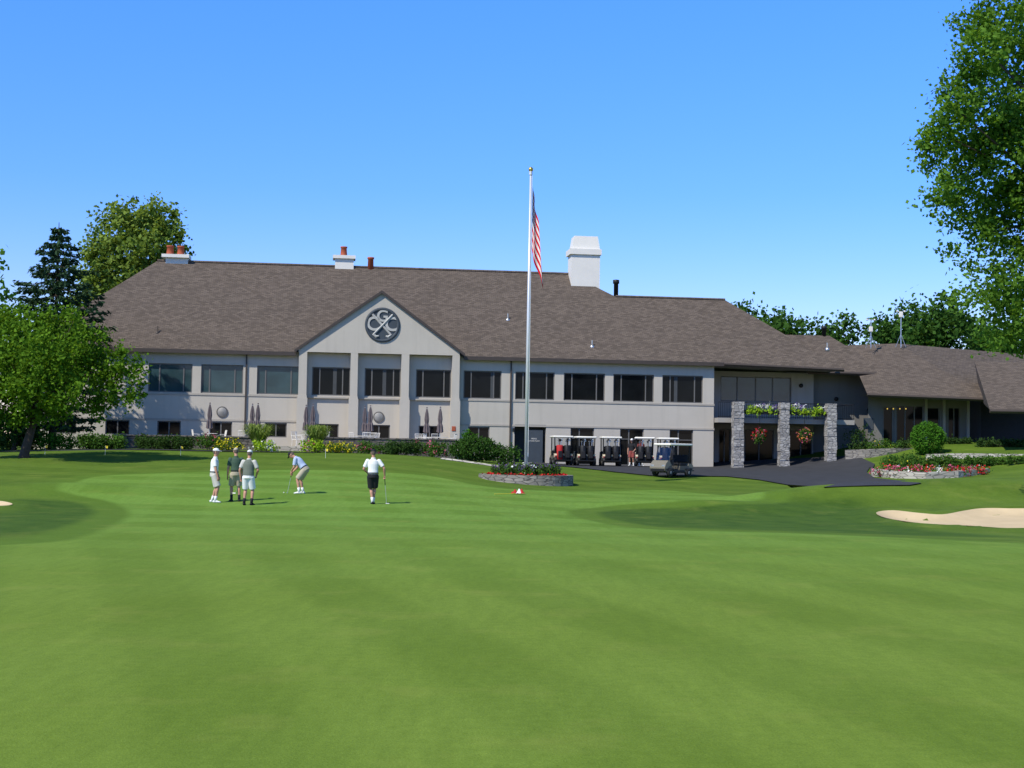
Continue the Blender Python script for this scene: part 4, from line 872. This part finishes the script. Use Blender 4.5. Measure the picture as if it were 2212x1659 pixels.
for i in range(16):
    a = random.uniform(0, 6.28); r = random.uniform(.05, .30); p0 = Vector((r * .4 * math.cos(a), r * .4 * math.sin(a), 0)); p1 = Vector((r * math.cos(a), r * math.sin(a), random.uniform(.48, .74))); m.bar(p0, p1, .007, 4)
    if i % 2 == 0:
        for k in range(7): P.append(tuple(p0.lerp(p1, .74 + .045 * k) + Vector((random.gauss(0, .018), random.gauss(0, .018), 0))))
    for k in range(18): Q.append(tuple(p0.lerp(p1, random.uniform(.1, 1.0 if i % 3 else .75)) + Vector((random.gauss(0, .06), random.gauss(0, .06), 0))))
m.build('stem', MT['bark'], sp); leafobj('foliage', np.array(Q), .13, LF['shrub'], sp, rng.random(len(Q))); leafobj('blossom', np.array(P), .065, LF['purple'], sp, rng.random(len(P)), (0, 0, 0), .2, .9)
k = 0
for ring, cnt in ((.65, 7), (1.15, 12), (1.55, 15)):
    for i in range(cnt):
        o = sp if k == 0 else copy_tree(sp); a = 6.283 * i / cnt + ring; o.location = (fb.x + ring * math.cos(a), fb.y + ring * math.sin(a), btop - .09); o.rotation_euler.z = random.uniform(0, 6); sc = random.uniform(.65, .98); o.scale = (sc, sc, sc); k += 1
sh('flower_clump', 'white flowers growing around the foot of the flagpole', 1105, 1165, 1002, 1020, 68.3, LF['shrub'], 200, .12, LF['white'], 180, .12, 'flowers', None, btop - .08)

# ------------------------------------------------------------------ hanging flowers, terraces at the right
for i, (c0, c1) in enumerate(((0, 1), (1, 2))):
    u0, u1 = colU[c0][1] + .08, colU[c1][0] - .08; z0 = lp(1640, 893, CV + .3)[1]
    o = thing('flower_box', ('left of the two trailing flower boxes between the stone columns', 'right of the two trailing flower boxes between the stone columns')[i], 'flower box', LW(u0, CV + .3, z0), ANG, 'flower boxes between the stone columns')
    MB().rbox(-.12, u1 - u0 + .12, 0, .3, -.05, .22, .02).build('planter', MT['black'], o)
    lo = [(Vector((random.uniform(.1, u1 - u0 - .1), -.05, random.uniform(.05, .4))), (.22, .2, .2)) for _ in range(16)]
    P, T = lobes_pts(lo, 700, .08, 8); leafobj('foliage', P, .13, LF['chart'], o, T)
    lo = [(Vector((random.uniform(.1, u1 - u0 - .1), .05, random.uniform(.4, .6))), (.2, .15, .12)) for _ in range(9)]
    P, T = lobes_pts(lo, 180, .06, 5); leafobj('blossom', P, .11, LF['white'], o, T); P, T = lobes_pts(lo[::2], 120, .06, 5); leafobj('blossom', P, .10, LF['purple'], o, T)
for i, px in enumerate((1641, 1738)):
    u, z = lp(px, 940, CV + .4); o = thing('hanging_basket', ('basket of red and pink flowers hanging nearer the middle of the building', 'basket of orange and pink flowers hanging next to the right stone column')[i], 'hanging basket', LW(u, CV + .4, z))
    MB().lathe([(.05, -.32), (.2, -.22), (.3, -.02), (.3, .02), (.05, .0)], (0, 0, 0), 14).build('pot', MT['soil'], o, True)
    m = MB(); zz = sz1 - .32 - z + .6
    for k in range(3): a = k * 2.09; m.bar((.28 * math.cos(a), .28 * math.sin(a), 0), (0, 0, .6), .012, 4)
    m.bar((0, 0, .6), (0, 0, zz), .012, 4); m.build('chain', MT['black'], o)
    P, T = lobes_pts([(Vector((0, 0, 0)), (.44, .44, .42)), (Vector((0, -.1, -.25)), (.3, .3, .25))], 620, .08, 8); leafobj('foliage', P, .12, LF['shrub'], o, T)
    P, T = lobes_pts([(Vector((0, -.03, .02)), (.48, .48, .46))], 130, .05, 4, .9); leafobj('blossom', P, .10, LF['red' if i == 0 else 'orange'], o, T); P, T = lobes_pts([(Vector((0, -.03, .02)), (.48, .48, .46))], 100, .05, 4, .9); leafobj('blossom', P, .10, LF['pink'], o, T)
def lowwall(label, pts, top, thick=.35, mat='limestone'):
    w_ = [at(px, 1000, d) for px, d in pts]; w_ = [Vector((p.x, p.y, 0)) for p in w_]; zb_ = min(gz(p.x, p.y) for p in w_) - .15
    o = thing('retaining_wall', label, 'stone wall', Vector((w_[0].x, w_[0].y, zb_))); m = MB()
    for i in range(len(w_) - 1):
        a, b = w_[i] - w_[0], w_[i + 1] - w_[0]; d_ = (b - a).normalized(); nn = Vector((-d_.y, d_.x, 0)) * thick; a2, b2 = a - d_ * .02, b + d_ * .02
        za, zb2 = (at(pts[i][0], top[i], pts[i][1]).z - zb_, at(pts[i + 1][0], top[i + 1], pts[i + 1][1]).z - zb_)
        m.add([a2, b2, b2 + nn, a2 + nn, a2 + Vector((0, 0, za)), b2 + Vector((0, 0, zb2)), b2 + nn + Vector((0, 0, zb2)), a2 + nn + Vector((0, 0, za))], [(0, 3, 2, 1), (4, 5, 6, 7), (0, 1, 5, 4), (1, 2, 6, 5), (2, 3, 7, 6), (3, 0, 4, 7)])
    m.build('stone_courses', MT[mat], o); return o
lowwall('curved low limestone wall of the flower bed beside the driveway', [(1882, 83.5), (1935, 81), (2000, 80), (2070, 80.5), (2138, 83)], [1012, 1018, 1020, 1018, 1012])
lowwall('upper pale limestone wall at the right, above the flower bed', [(2000, 91), (2080, 90), (2230, 89), (2330, 89)], [981, 979, 981, 983])
lowwall('stone retaining wall below the entrance, next to the right column', [(1826, 96), (1880, 95.4), (1935, 95.6), (1972, 96.5)], [972, 970, 968, 968], .35, 'bedstone')
lowwall('thin limestone kerb at the tip of the driveway', [(1962, 75), (2000, 75.4), (2040, 76.4)], [1043, 1045, 1049], .25)
dome('topiary_bush', 'clipped rounded bright green bush beside the entrance', 2004, 912, 37, 93.5, LF['box'], 9000, .11)
cols = ['pink', 'red', 'pink', 'white', 'red']
for i in range(15):
    px = 1905 + i * 15.5; c = cols[i % 5]
    dd = 81.4 + .8 * math.sin(i * 2.1) + .02 * abs(px - 2010) * .5
    sh('flower_clump', f'low mound of {c} flowers in the limestone bed beside the driveway', px - 16, px + 16, 1008, 1020, dd, LF['shrub'], 90, .11, LF[c], 120 if c != 'white' else 70, .11, 'flowers', f'{c} flowers in the limestone bed')
for i, (a, b, yt, d, lm) in enumerate(((1905, 1990, 984, 86, 'shrub'), (1985, 2085, 985, 87, 'shrub'), (2080, 2170, 988, 86, 'shrub'), (2165, 2300, 990, 85, 'shrub'))):
    sh('shrub', ['leftmost low green perennials behind the limestone flower bed', 'low green perennials beneath the clipped round bush', 'low green perennials before the upper limestone wall', 'low green perennials at the right edge before the porch'][i], a, b, yt, 1005, d, LF[lm], 1600, .13, LF['yellow'] if i < 2 else None, 30, .09)
sh('shrub', 'dark upright shrub against the wall left of the entrance', 1838, 1872, 922, 965, 97.5, LF['dark'], 600, .15)
sh('shrub', 'low plants on the retaining wall left of the entrance door', 1868, 1935, 950, 968, 97, LF['shrub'], 600, .14, LF['yellow'], 25, .1)
sh('shrub', 'low plants between entrance and clipped bush', 1930, 1968, 952, 970, 97, LF['dark'], 400, .14)
sh('shrub', 'dark low planting along the shaded porch at the right edge', 2100, 2290, 952, 975, 95, LF['dark'], 2200, .14)
sh('shrub', 'dark low planting under the windows right of the clipped bush', 2044, 2100, 950, 972, 97.5, LF['dark'], 800, .14)

# ------------------------------------------------------------------ golf carts
m_, nt_, out_ = newmat('clear_plastic'); tr_ = N(nt_, 'ShaderNodeBsdfTransparent'); gl2 = N(nt_, 'ShaderNodeBsdfGlossy'); gl2.inputs['Roughness'].default_value = .08; mx_ = N(nt_, 'ShaderNodeMixShader'); mx_.inputs[0].default_value = .06
tr_.inputs[0].default_value = (.8, .82, .82, 1)
nt_.links.new(tr_.outputs[0], mx_.inputs[1]); nt_.links.new(gl2.outputs[0], mx_.inputs[2]); nt_.links.new(mx_.outputs[0], out_.inputs[0]); MT['wsglass'] = m_
def make_cart():
    c = thing('golf_cart', '', 'golf cart')
    prof = [(-1.12, .34), (-1.14, .62), (-1.02, .7), (-.78, .72), (-.72, .6), (-.05, .6), (.02, .34), (.52, .31), (.66, .66), (.82, .86), (.95, .88), (1.12, .72), (1.22, .5), (1.2, .32), (.98, .24), (-.98, .24)]
    MB().prism(prof, -.56, .56).build('body', MT['tan'], c)
    MB().prism([(.70, .62), (.82, .866), (.95, .888), (1.126, .727), (1.228, .5), (1.222, .43), (1.0, .43), (.9, .56)], -.565, .565).build('front_cowl', MT['cream'], c)
    MB().prism([(-1.125, .5), (-1.148, .62), (-1.02, .708), (-.78, .728), (-.73, .62), (-.8, .5)], -.565, .565).build('rear_cowl', MT['cream'], c)
    MB().box(-.46, .46, -1.17, -1.152, .3, .6).build('rear_panel', MT['black'], c); MB().rbox(-.5, .5, 1.17, 1.25, .26, .42, .02).build('bumper', MT['black'], c)
    MB().rbox(-.54, .54, .47, .64, .6, .92, .03).build('dashboard', MT['black'], c); MB().rbox(-.575, .575, -.42, .46, .2, .36, .02).build('floor_pan', MT['black'], c)
    MB().rbox(-.53, .53, -.62, -.06, .6, .76, .05).build('seat', MT['bcloth'], c); MB().rbox(-.53, .53, -.76, -.64, .8, 1.22, .05).build('backrest', MT['bcloth'], c)
    MB().rbox(-.63, .63, -1.05, .86, 1.72, 1.84, .05, 3).build('roof', MT['cartroof'], c, True)
    for sx in (-1, 1):
        MB().loft([(sx * .5, .78, .8), (sx * .53, .56, 1.75)], [.035, .035], 8).build('roof_post', MT['black'], c); MB().loft([(sx * .5, -.82, .68), (sx * .53, -.86, 1.75)], [.035, .035], 8).build('roof_post', MT['black'], c)
        for y in (.78, -.74):
            w_ = MB().lathe([(.12, -.09), (.2, -.09), (.225, -.06), (.225, .06), (.2, .09), (.12, .09)], (sx * .53, y, .225), 20, 'X').build('wheel', MT['rubber'], c, True); MB().lathe([(.02, -.1), (.115, -.085), (.115, .085), (.02, .1)], (sx * .53, y, .225), 16, 'X').build('hub', MT['dish'], w_)
            MB().rbox(sx * .585 - .02, sx * .585 + .02, y - .27, y + .27, .36, .46, .015).build('wheel_arch', MT['black'], c)
        MB().rbox(sx * .4 - .1, sx * .4 + .1, 1.1, 1.215, .54, .64, .02).build('headlight', MT['metal'], c)
        MB().box(sx * .51 - .03, sx * .51 + .03, -1.165, -1.14, .52, .6).build('tail_light', MT['red'], c)
    s_ = MB().ring((-.27, .38, .96), .17, .016, 18, 6, 'Z').build('steering_wheel', MT['black'], c); MB().bar((-.27, .55, .7), (-.27, .38, .96), .025).build('steering_column', MT['black'], s_)
    m = MB().bar((-.48, -.96, 1.1), (.48, -.96, 1.1), .02).bar((-.48, -.84, 1.1), (-.48, -.97, 1.1), .02).bar((.48, -.84, 1.1), (.48, -.97, 1.1), .02); m.build('bag_rack', MT['black'], c)
    MB().box(-.5, .5, -1.3, -1.0, .3, .345).build('bag_shelf', MT['black'], c)
    MB().add([(-.5, .79, .89), (.5, .79, .89), (.53, .575, 1.74), (-.53, .575, 1.74)], [(0, 1, 2, 3)]).build('windshield', MT['wsglass'], c)
    return c
def make_bag(mat, pocket):
    b = thing('golf_bag', '', 'golf bag')
    MB().loft([(0, 0, 0), (0, .02, .3), (0, .06, .85), (0, .065, .9)], [(.18, .15), (.19, .16), (.21, .18), (.19, .16)], 12, (1, 0, 0)).build('bag_body', MT[mat], b, True)
    MB().rbox(-.12, .12, -.23, -.1, .12, .55, .03).build('pocket', MT[pocket], b)
    for k in range(7):
        a = k * .9; x, y = .11 * math.cos(a), .06 + .08 * math.sin(a); h = random.uniform(1.1, 1.32); m = MB().bar((x * .7, y, .88), (x, y + .02, h), .01, 5)
        if k % 2: m.ball((x + .03, y + .02, h), (.07, .055, .06), 8, 5)
        else: m.rbox(x - .02, x + .08, y, y + .04, h - .03, h + .04, .01)
        m.build('club_head', MT['black' if k % 3 else 'metal'], b)
    return b
cart0 = make_cart(); bag0 = make_bag('black', 'bcloth'); bag1 = make_bag('red', 'black'); used = set()
rowc = [(1212, 89, 6, 'leftmost golf cart of the parked row, with a red golf bag on the back'), (1263, 89, 4, 'second golf cart of the row, between the red bag cart and the third cart'), (1318, 89, 2, 'golf cart third in the row, left of the standing person'), (1392, 89.5, -4, 'golf cart just right of the person, rear toward the camera'),
        (1441, 88.5, 0, 'golf cart mostly hidden behind the nearest cart'), (1452, 79, 132, 'nearest golf cart, dark tan with a cream roof, its front angled toward the lower left')]
bn = ['', 'second', 'third', 'fourth', 'half hidden']
for i, (px, d, rz, l) in enumerate(rowc):
    o = cart0 if i == 0 else copy_tree(cart0); p = onground(px, d); o.location = p + Vector((0, 0, .05)); o.rotation_euler.z = R_(rz); o['label'] = l; o['group'] = 'golf carts parked by the clubhouse'
    if i == 5:
        for c_ in o.children:
            if c_.name.startswith(('front_cowl', 'rear_cowl')):
                c_.data = c_.data.copy(); c_.data.materials.clear(); c_.data.materials.append(MT['midtan'])
    if i < 5:
        for k, sx in enumerate((-.24, .24)):
            key = 'r' if (i == 0 and k == 0) else 'b'; src = bag1 if key == 'r' else bag0
            q = src if key not in used else copy_tree(src); used.add(key)
            q.location = o.location + Matrix.Rotation(R_(rz), 3, 'Z') @ Vector((sx, -1.16, .347)); q.rotation_euler = (0, 0, R_(rz))
            q['label'] = ('red golf bag on the back of the leftmost cart', 'black golf bag beside the red bag on the leftmost cart')[k] if i == 0 else f"black golf bag on the {('left', 'right')[k]} of the {bn[i]} cart's rack"; q['group'] = 'golf bags on the carts'

# ------------------------------------------------------------------ people
def ik(a, b, l1, l2, pole):
    d = b - a; L = min(d.length, l1 + l2 - .004); dn = d.normalized(); x = (l1 * l1 - l2 * l2 + L * L) / (2 * L); h = math.sqrt(max(0, l1 * l1 - x * x)); pl = Vector(pole); pl = (pl - dn * pl.dot(dn)).normalized()
    return a + dn * x + pl * h, a + dn * L
def person(label, loc, rz, pitch=3, pel=(0, 0, .95), hands=((-.27, .06, .82), (.27, .06, .82)), feet=((-.12, 0), (.12, 0)), shirt='wcloth', shorts='khaki', cap='wcloth', hair='hair', socks='wcloth', shoes='wcloth', hpitch=0, hyaw=0, curl=(.35, .35), hdir=None, vest=None, footyaw=0, sleeve=.62, belt='bcloth', sc=1.0):
    o = thing('person', label, 'person', loc, rz); o.scale = (sc,) * 3
    pel = Vector(pel); T = Vector((0, math.sin(R_(pitch)), math.cos(R_(pitch)))); Fw = Vector((0, math.cos(R_(pitch)), -math.sin(R_(pitch)))); X = Vector((1, 0, 0))
    neckb = pel + T * .53 + Fw * .01; hp = R_(pitch * .75 + hpitch); hy = R_(hyaw); NT2 = Vector((0, math.sin(hp), math.cos(hp))); Hf = Vector((-math.sin(hy) * math.cos(hp), math.cos(hy) * math.cos(hp), -math.sin(hp))); hc = neckb + NT2 * .185 + Fw * .015
    Hs = Hf.cross(NT2).normalized()
    body = MB()
    body.loft([pel - T * .06, pel + T * .06, pel + T * .17, pel + T * .36, pel + T * .46, neckb], [(.145, .10), (.15, .105), (.135, .10), (.16, .11), (.15, .09), (.06, .055)], 14, X)
    body.loft([neckb - T * .03, neckb + NT2 * .06, hc - NT2 * .04], [.062, .055, .055], 10)
    body.loft([hc + NT2 * z + Hf * f for z, f in ((-.125, .035), (-.105, .03), (-.06, .012), (0, 0), (.05, -.005), (.09, -.01), (.112, -.012))], [(.022, .03), (.045, .055), (.064, .082), (.074, .095), (.074, .096), (.052, .07), (.015, .02)], 14, Hs)
    body.loft([hc + Hf * .088 + NT2 * .025, hc + Hf * .112 - NT2 * .015, hc + Hf * .09 - NT2 * .03], [.011, .018, .013], 8, Hs)
    body.loft([hc + Hf * .088 - NT2 * .058 - Hs * .025, hc + Hf * .096 - NT2 * .056, hc + Hf * .088 - NT2 * .058 + Hs * .025], [.008, .011, .008], 6)
    for sg in (-1, 1): body.ball(hc + Hs * sg * .077 - NT2 * .005 - Hf * .01, (.016, .022, .034), 8, 6)
    arms = []
    for i, sg in enumerate((-1, 1)):
        s = pel + T * .455 + X * sg * .185; el, wr = ik(s, Vector(hands[i]), .30, .265, X * sg * .7 - Fw * .7 - T * .1); arms.append((s, el, wr))
        body.ball(s, .056); body.loft([s, s.lerp(el, .4), el, el.lerp(wr, .35), wr], [.054, .05, .04, .041, .028], 10)
        hd = (Vector(hdir[i]).normalized() if hdir and hdir[i] else (wr - el).normalized().lerp(Vector((0, .15, -1)), .4).normalized())
        inn = (-X * sg * .8 + Vector((0, -.45, 0))); inn = (inn - hd * inn.dot(hd)).normalized(); sd = hd.cross(inn).normalized()
        if sd.y < 0: sd = -sd
        kn = wr + hd * .09; body.loft([wr - hd * .01, wr + hd * .035, kn], [(.026, .022), (.039, .019), (.042, .017)], 10, sd)
        for k in range(4):
            f0 = kn + sd * (.031 - .0207 * k) - hd * .012; ln = (.072, .082, .076, .06)[k]; c = curl[i]; p1 = f0 + (hd * math.cos(c * .6) + inn * math.sin(c * .6)) * ln * .5; p2 = p1 + (hd * math.cos(c * 1.7) + inn * math.sin(c * 1.7)) * ln * .3; p3 = p2 + (hd * math.cos(c * 2.7) + inn * math.sin(c * 2.7)) * ln * .28
            body.loft([f0, p1, p2, p3], [.0115, .0108, .01, .008], 7)
        tb_ = wr + hd * .03 + sd * .034; t1 = tb_ + (hd * .7 + sd * .6 + inn * .3).normalized() * .036; t2 = t1 + (hd * .9 + inn * .5).normalized() * .032; body.loft([wr + hd * .02 + sd * .015, tb_, t1, t2], [.016, .015, .012, .009], 7)
    legs = []
    for i, sg in enumerate((-1, 1)):
        hpv = pel + X * sg * .09 - T * .03; fa = Vector((feet[i][0], feet[i][1], .085)); kn, an = ik(hpv, fa, .44, .43, (sg * .1, 1, 0)); legs.append((hpv, kn, an))
        body.loft([hpv, hpv.lerp(kn, .5), kn, kn.lerp(an, .3) - Vector((0, .012, 0)), kn.lerp(an, .7), an], [.088, .075, .054, .056, .04, .036], 12)
        fy = R_(footyaw) - sg * .18; fd = Vector((-math.sin(fy), math.cos(fy), 0)); body.loft([an - fd * .03 - Vector((0, 0, .045)), an + fd * .06 - Vector((0, 0, .05)), an + fd * .15 - Vector((0, 0, .062))], [(.03, .03), (.036, .03), (.03, .018)], 8, fd.cross(Vector((0, 0, 1)))); legs[-1] += (fd,)
    remeshed(body, 'body', MT['skin'], o, .011, 2)
    for sg in (-1, 1): MB().ball(hc + Hf * .087 + Hs * sg * .03 + NT2 * .022, (.012, .012, .009), 8, 6).build('eye', MT['black'], o, True)
    hm = MB(); hm.loft([hc + NT2 * z - Hf * .014 for z in (-.055, 0, .05, .095, .118)], [(.062, .078), (.081, .094), (.081, .098), (.06, .08), (.02, .028)], 14, Hs); remeshed(hm, 'hair', MT[hair], o, .012, 1)
    if cap:
        cm = MB(); cm.loft([hc + NT2 * z - Hf * .004 for z in (.038, .07, .105, .13, .137)], [(.084, .106), (.084, .106), (.07, .088), (.035, .045), (.01, .012)], 16, Hs)
        bf = Hf; b0 = hc + NT2 * .048 + bf * .07; cm.loft([b0, b0 + bf * .06 - NT2 * .006, b0 + bf * .115 - NT2 * .02], [(.078, .010), (.075, .009), (.045, .008)], 14, Hs); remeshed(cm, 'cap', MT[cap], o, .009, 1)
    s1 = MB(); s1.loft([pel + T * .02, pel + T * .1, pel + T * .18, pel + T * .36, pel + T * .46, neckb - T * .02, neckb + T * .015], [(.175, .135), (.172, .135), (.163, .128), (.185, .135), (.172, .112), (.082, .075), (.072, .066)], 16, X)
    for i, sg in enumerate((-1, 1)):
        s, el, wr = arms[i]; s1.ball(s, .072); s1.loft([s, s.lerp(el, .4), s.lerp(el, sleeve + .12)], [.072, .07, .068], 12)
    so_ = remeshed(s1, 'shirt', MT[shirt], o, .014, 3)
    c1 = MB(); c1.loft([neckb - T * .012, neckb + T * .012, neckb + T * .035], [(.082, .076), (.078, .072), (.07, .066)], 14, X); c1.build('collar', MT[shirt], so_, True)
    if vest:
        v1 = MB(); v1.loft([pel + T * .0, pel + T * .1, pel + T * .18, pel + T * .36, pel + T * .455, neckb - T * .025], [(.188, .148), (.186, .148), (.178, .142), (.195, .148), (.165, .125), (.09, .085)], 16, X); remeshed(v1, 'vest', MT[vest], o, .014, 3)
    s2 = MB(); s2.loft([pel + T * .07, pel, pel - T * .1], [(.168, .128), (.18, .138), (.17, .135)], 16, X)
    for hpv, kn, an, fd in legs: s2.loft([hpv, hpv.lerp(kn, .5), hpv.lerp(kn, .93)], [.112, .108, .105], 14)
    remeshed(s2, 'shorts', MT[shorts], o, .014, 3)
    MB().loft([pel + T * .045, pel + T * .08], [(.182, .142), (.18, .14)], 18, X).build('belt', MT[belt], o)
    for hpv, kn, an, fd in legs:
        MB().loft([an.lerp(kn, .32), an.lerp(kn, .15), an - Vector((0, 0, .04))], [.05, .046, .045], 12).build('sock', MT[socks], o, True)
        up_v = fd.cross(Vector((0, 0, 1)))
        f_ = MB(); f_.loft([an - fd * .075 - Vector((0, 0, .052)), an - fd * .04 - Vector((0, 0, .042)), an + fd * .05 - Vector((0, 0, .044)), an + fd * .14 - Vector((0, 0, .058)), an + fd * .19 - Vector((0, 0, .066))], [(.03, .03), (.041, .043), (.045, .041), (.047, .027), (.025, .016)], 12, up_v); f_.build('shoe', MT[shoes], o, True)
    Mw = Matrix.Translation(Vector(loc)) @ Matrix.Rotation(rz, 4, 'Z') @ Matrix.Scale(sc, 4)
    return o, [Mw @ (a[2] + Vector((0, 0.0, -.05))) for a in arms], Mw
def putter(label, top, foot, headdir, wide=.06):
    o = thing('putter', label, 'golf club', foot); t = Vector(top) - Vector(foot); L = t.length; dn = t.normalized()
    MB().bar(dn * .02, dn * (L * .72), .008, 6).build('shaft', MT['metal'], o); MB().loft([dn * (L * .7), dn * (L + .06)], [.012, .015], 8).build('grip', MT['black'], o)
    hd = Vector(headdir).normalized(); MB().loft([-hd * .03 + Vector((0, 0, .016)), hd * .09 + Vector((0, 0, .016))], [(.014, .016), (.014, .016)], 6).build('club_head', MT['metal'], o)
G_ = lambda px, d: onground(px, d, 1080)
p = G_(461, 46.5); person('man in white polo and white cap standing at the left of the golfers', p, R_(-80), 2, hands=((-.25, .14, .84), (.25, .13, .84)), feet=((-.14, -.05), (.13, .06)), shirt='wcloth', shorts='pebble', cap='wcloth')
p = G_(508, 46.9); o, h, mw_ = person('man in dark green shirt and tan cap, half behind another golfer', p, R_(20), 4, hands=((-.26, .08, .83), (.24, .16, .86)), feet=((-.12, .02), (.13, -.03)), shirt='green', shorts='khaki', cap='khaki', socks='bcloth', shoes='bcloth', hpitch=8)
p = G_(535, 45.5); o, h, mw_ = person('man seen from behind in a grey green vest, white cap and white shorts', p, R_(-8), 4, hands=((-.27, .06, .87), (.2, .24, .98)), feet=((-.12, 0), (.12, .03)), shirt='pebble', vest='vest', shorts='wcloth', cap='wcloth', socks='bcloth', shoes='bcloth', hpitch=8, curl=(1.0, .8))
tp_ = h[0]; ft_ = mw_ @ Vector((-.52, .3, .35)); putter('golf club held low at the left side of the man in the vest', tp_ + (tp_ - ft_) * .12, ft_, (-1, 0, 0))
p = G_(650, 50); o, h, mw_ = person('golfer in blue shirt and dark cap bending over his putt', p, R_(78), 42, pel=(0, -.13, .88), hands=((-.05, .36, .80), (.05, .37, .74)), feet=((-.19, 0), (.19, 0)), shirt='bluecl', shorts='khaki', cap='bcloth', hpitch=22, curl=(1.1, 1.1), hdir=((.15, .15, -1), (-.15, .15, -1)))
ft_ = mw_ @ Vector((.02, .52, .0)); ft_.z = gz(ft_.x, ft_.y); hh_ = (h[0] + h[1]) / 2; putter('putter in the hands of the bending golfer', hh_ + (hh_ - ft_) * .12, ft_, (0, -1, 0))
bp = ft_ + Vector((-.12, -.05, .022)); tag(MB().ball((0, 0, 0), .0215, 10, 7).build('golf_ball', MT['white'], None, True), 'white golf ball before the bending putter', 'golf ball').location = bp
p = G_(806, 46); o, h, mw_ = person('man seen from behind in white shirt, black shorts and black cap leaning on his putter', p, R_(6), 2, pel=(-.02, 0, .95), hands=((-.2, .24, 1.02), (.36, .08, .93)), feet=((-.02, 0), (.0, .14)), shirt='wcloth', shorts='bcloth', cap='bcloth', socks='wcloth', shoes='bcloth', hpitch=3, curl=(.8, 1.1), hdir=(None, (.1, .2, -1)))
ft_ = mw_ @ Vector((.44, .12, 0)); ft_.z = gz(ft_.x, ft_.y); putter('upright putter leaned on by the man in black shorts', h[1], ft_, (1, 0, 0))
p = onground(1365, 92.5); p.z += .05; person('person in dark shirt and reddish shorts standing between the parked carts', p, R_(160), 2, shirt='bcloth', shorts='maroon', cap='wcloth', feet=((-.12, 0), (.12, .05)), hands=((-.2, .25, .98), (.26, .08, .84)))
p = onground(1384, 93); p.z += .05; person('person in reddish shirt behind the cart, next to the one in dark shirt', p, R_(200), 2, shirt='maroon', shorts='khaki', cap=None, hands=((-.26, .08, .84), (.22, .2, .92)))
fa, fb2 = gpt(1068, 1068), gpt(1118, 1068)
o = thing('flagstick', 'yellow flagstick lying on the green with its red and white flag crumpled', 'flagstick', fa); d_ = fb2 - fa
MB().bar((0, 0, .015), d_ + Vector((0, 0, .03)), .013, 6).build('stick', MT['yellow'], o)
for k, (mt, off) in enumerate((('red', -.12), ('wcloth', .05), ('red', .16))):
    vs = []
    for i in range(7):
        for j in range(6):
            x, y = i / 6 - .5, j / 5 - .5; vs.append(d_ + Vector((off + x * .26, y * .24, .02 + .15 * math.exp(-6 * (x * x + y * y)) * (1 + .5 * math.sin(9 * x + 7 * y + k)))))
    MB().add(vs, [(i * 6 + j, i * 6 + j + 1, (i + 1) * 6 + j + 1, (i + 1) * 6 + j) for i in range(6) for j in range(5)]).build('flag', MT[mt], o, True)
pf = thing('practice_flag', '', 'flag marker')
MB().bar((0, 0, 0), (0, 0, .5), .008, 6).build('stick', MT['wcloth'], pf); MB().add([(0, 0, .5), (.06, .01, .49), (.13, -.01, .48), (0, 0, .36), (.06, .01, .36), (.12, -.01, .35)], [(0, 1, 4, 3), (1, 2, 5, 4)]).build('cloth', MT['yellow'], pf)
for i, (px, py, l) in enumerate(((97, 982, 'small yellow practice flag nearest the low tree trunk'), (227, 983, 'small yellow practice flag below the mid green shrub mass'), (390, 984, 'small yellow practice flag below the dark hedge'), (703, 990, 'small yellow practice flag right of the bending golfer'))):
    o = pf if i == 0 else copy_tree(pf); o.location = gpt(px, py); o['label'] = l; o['group'] = 'yellow practice flags on the lawn'
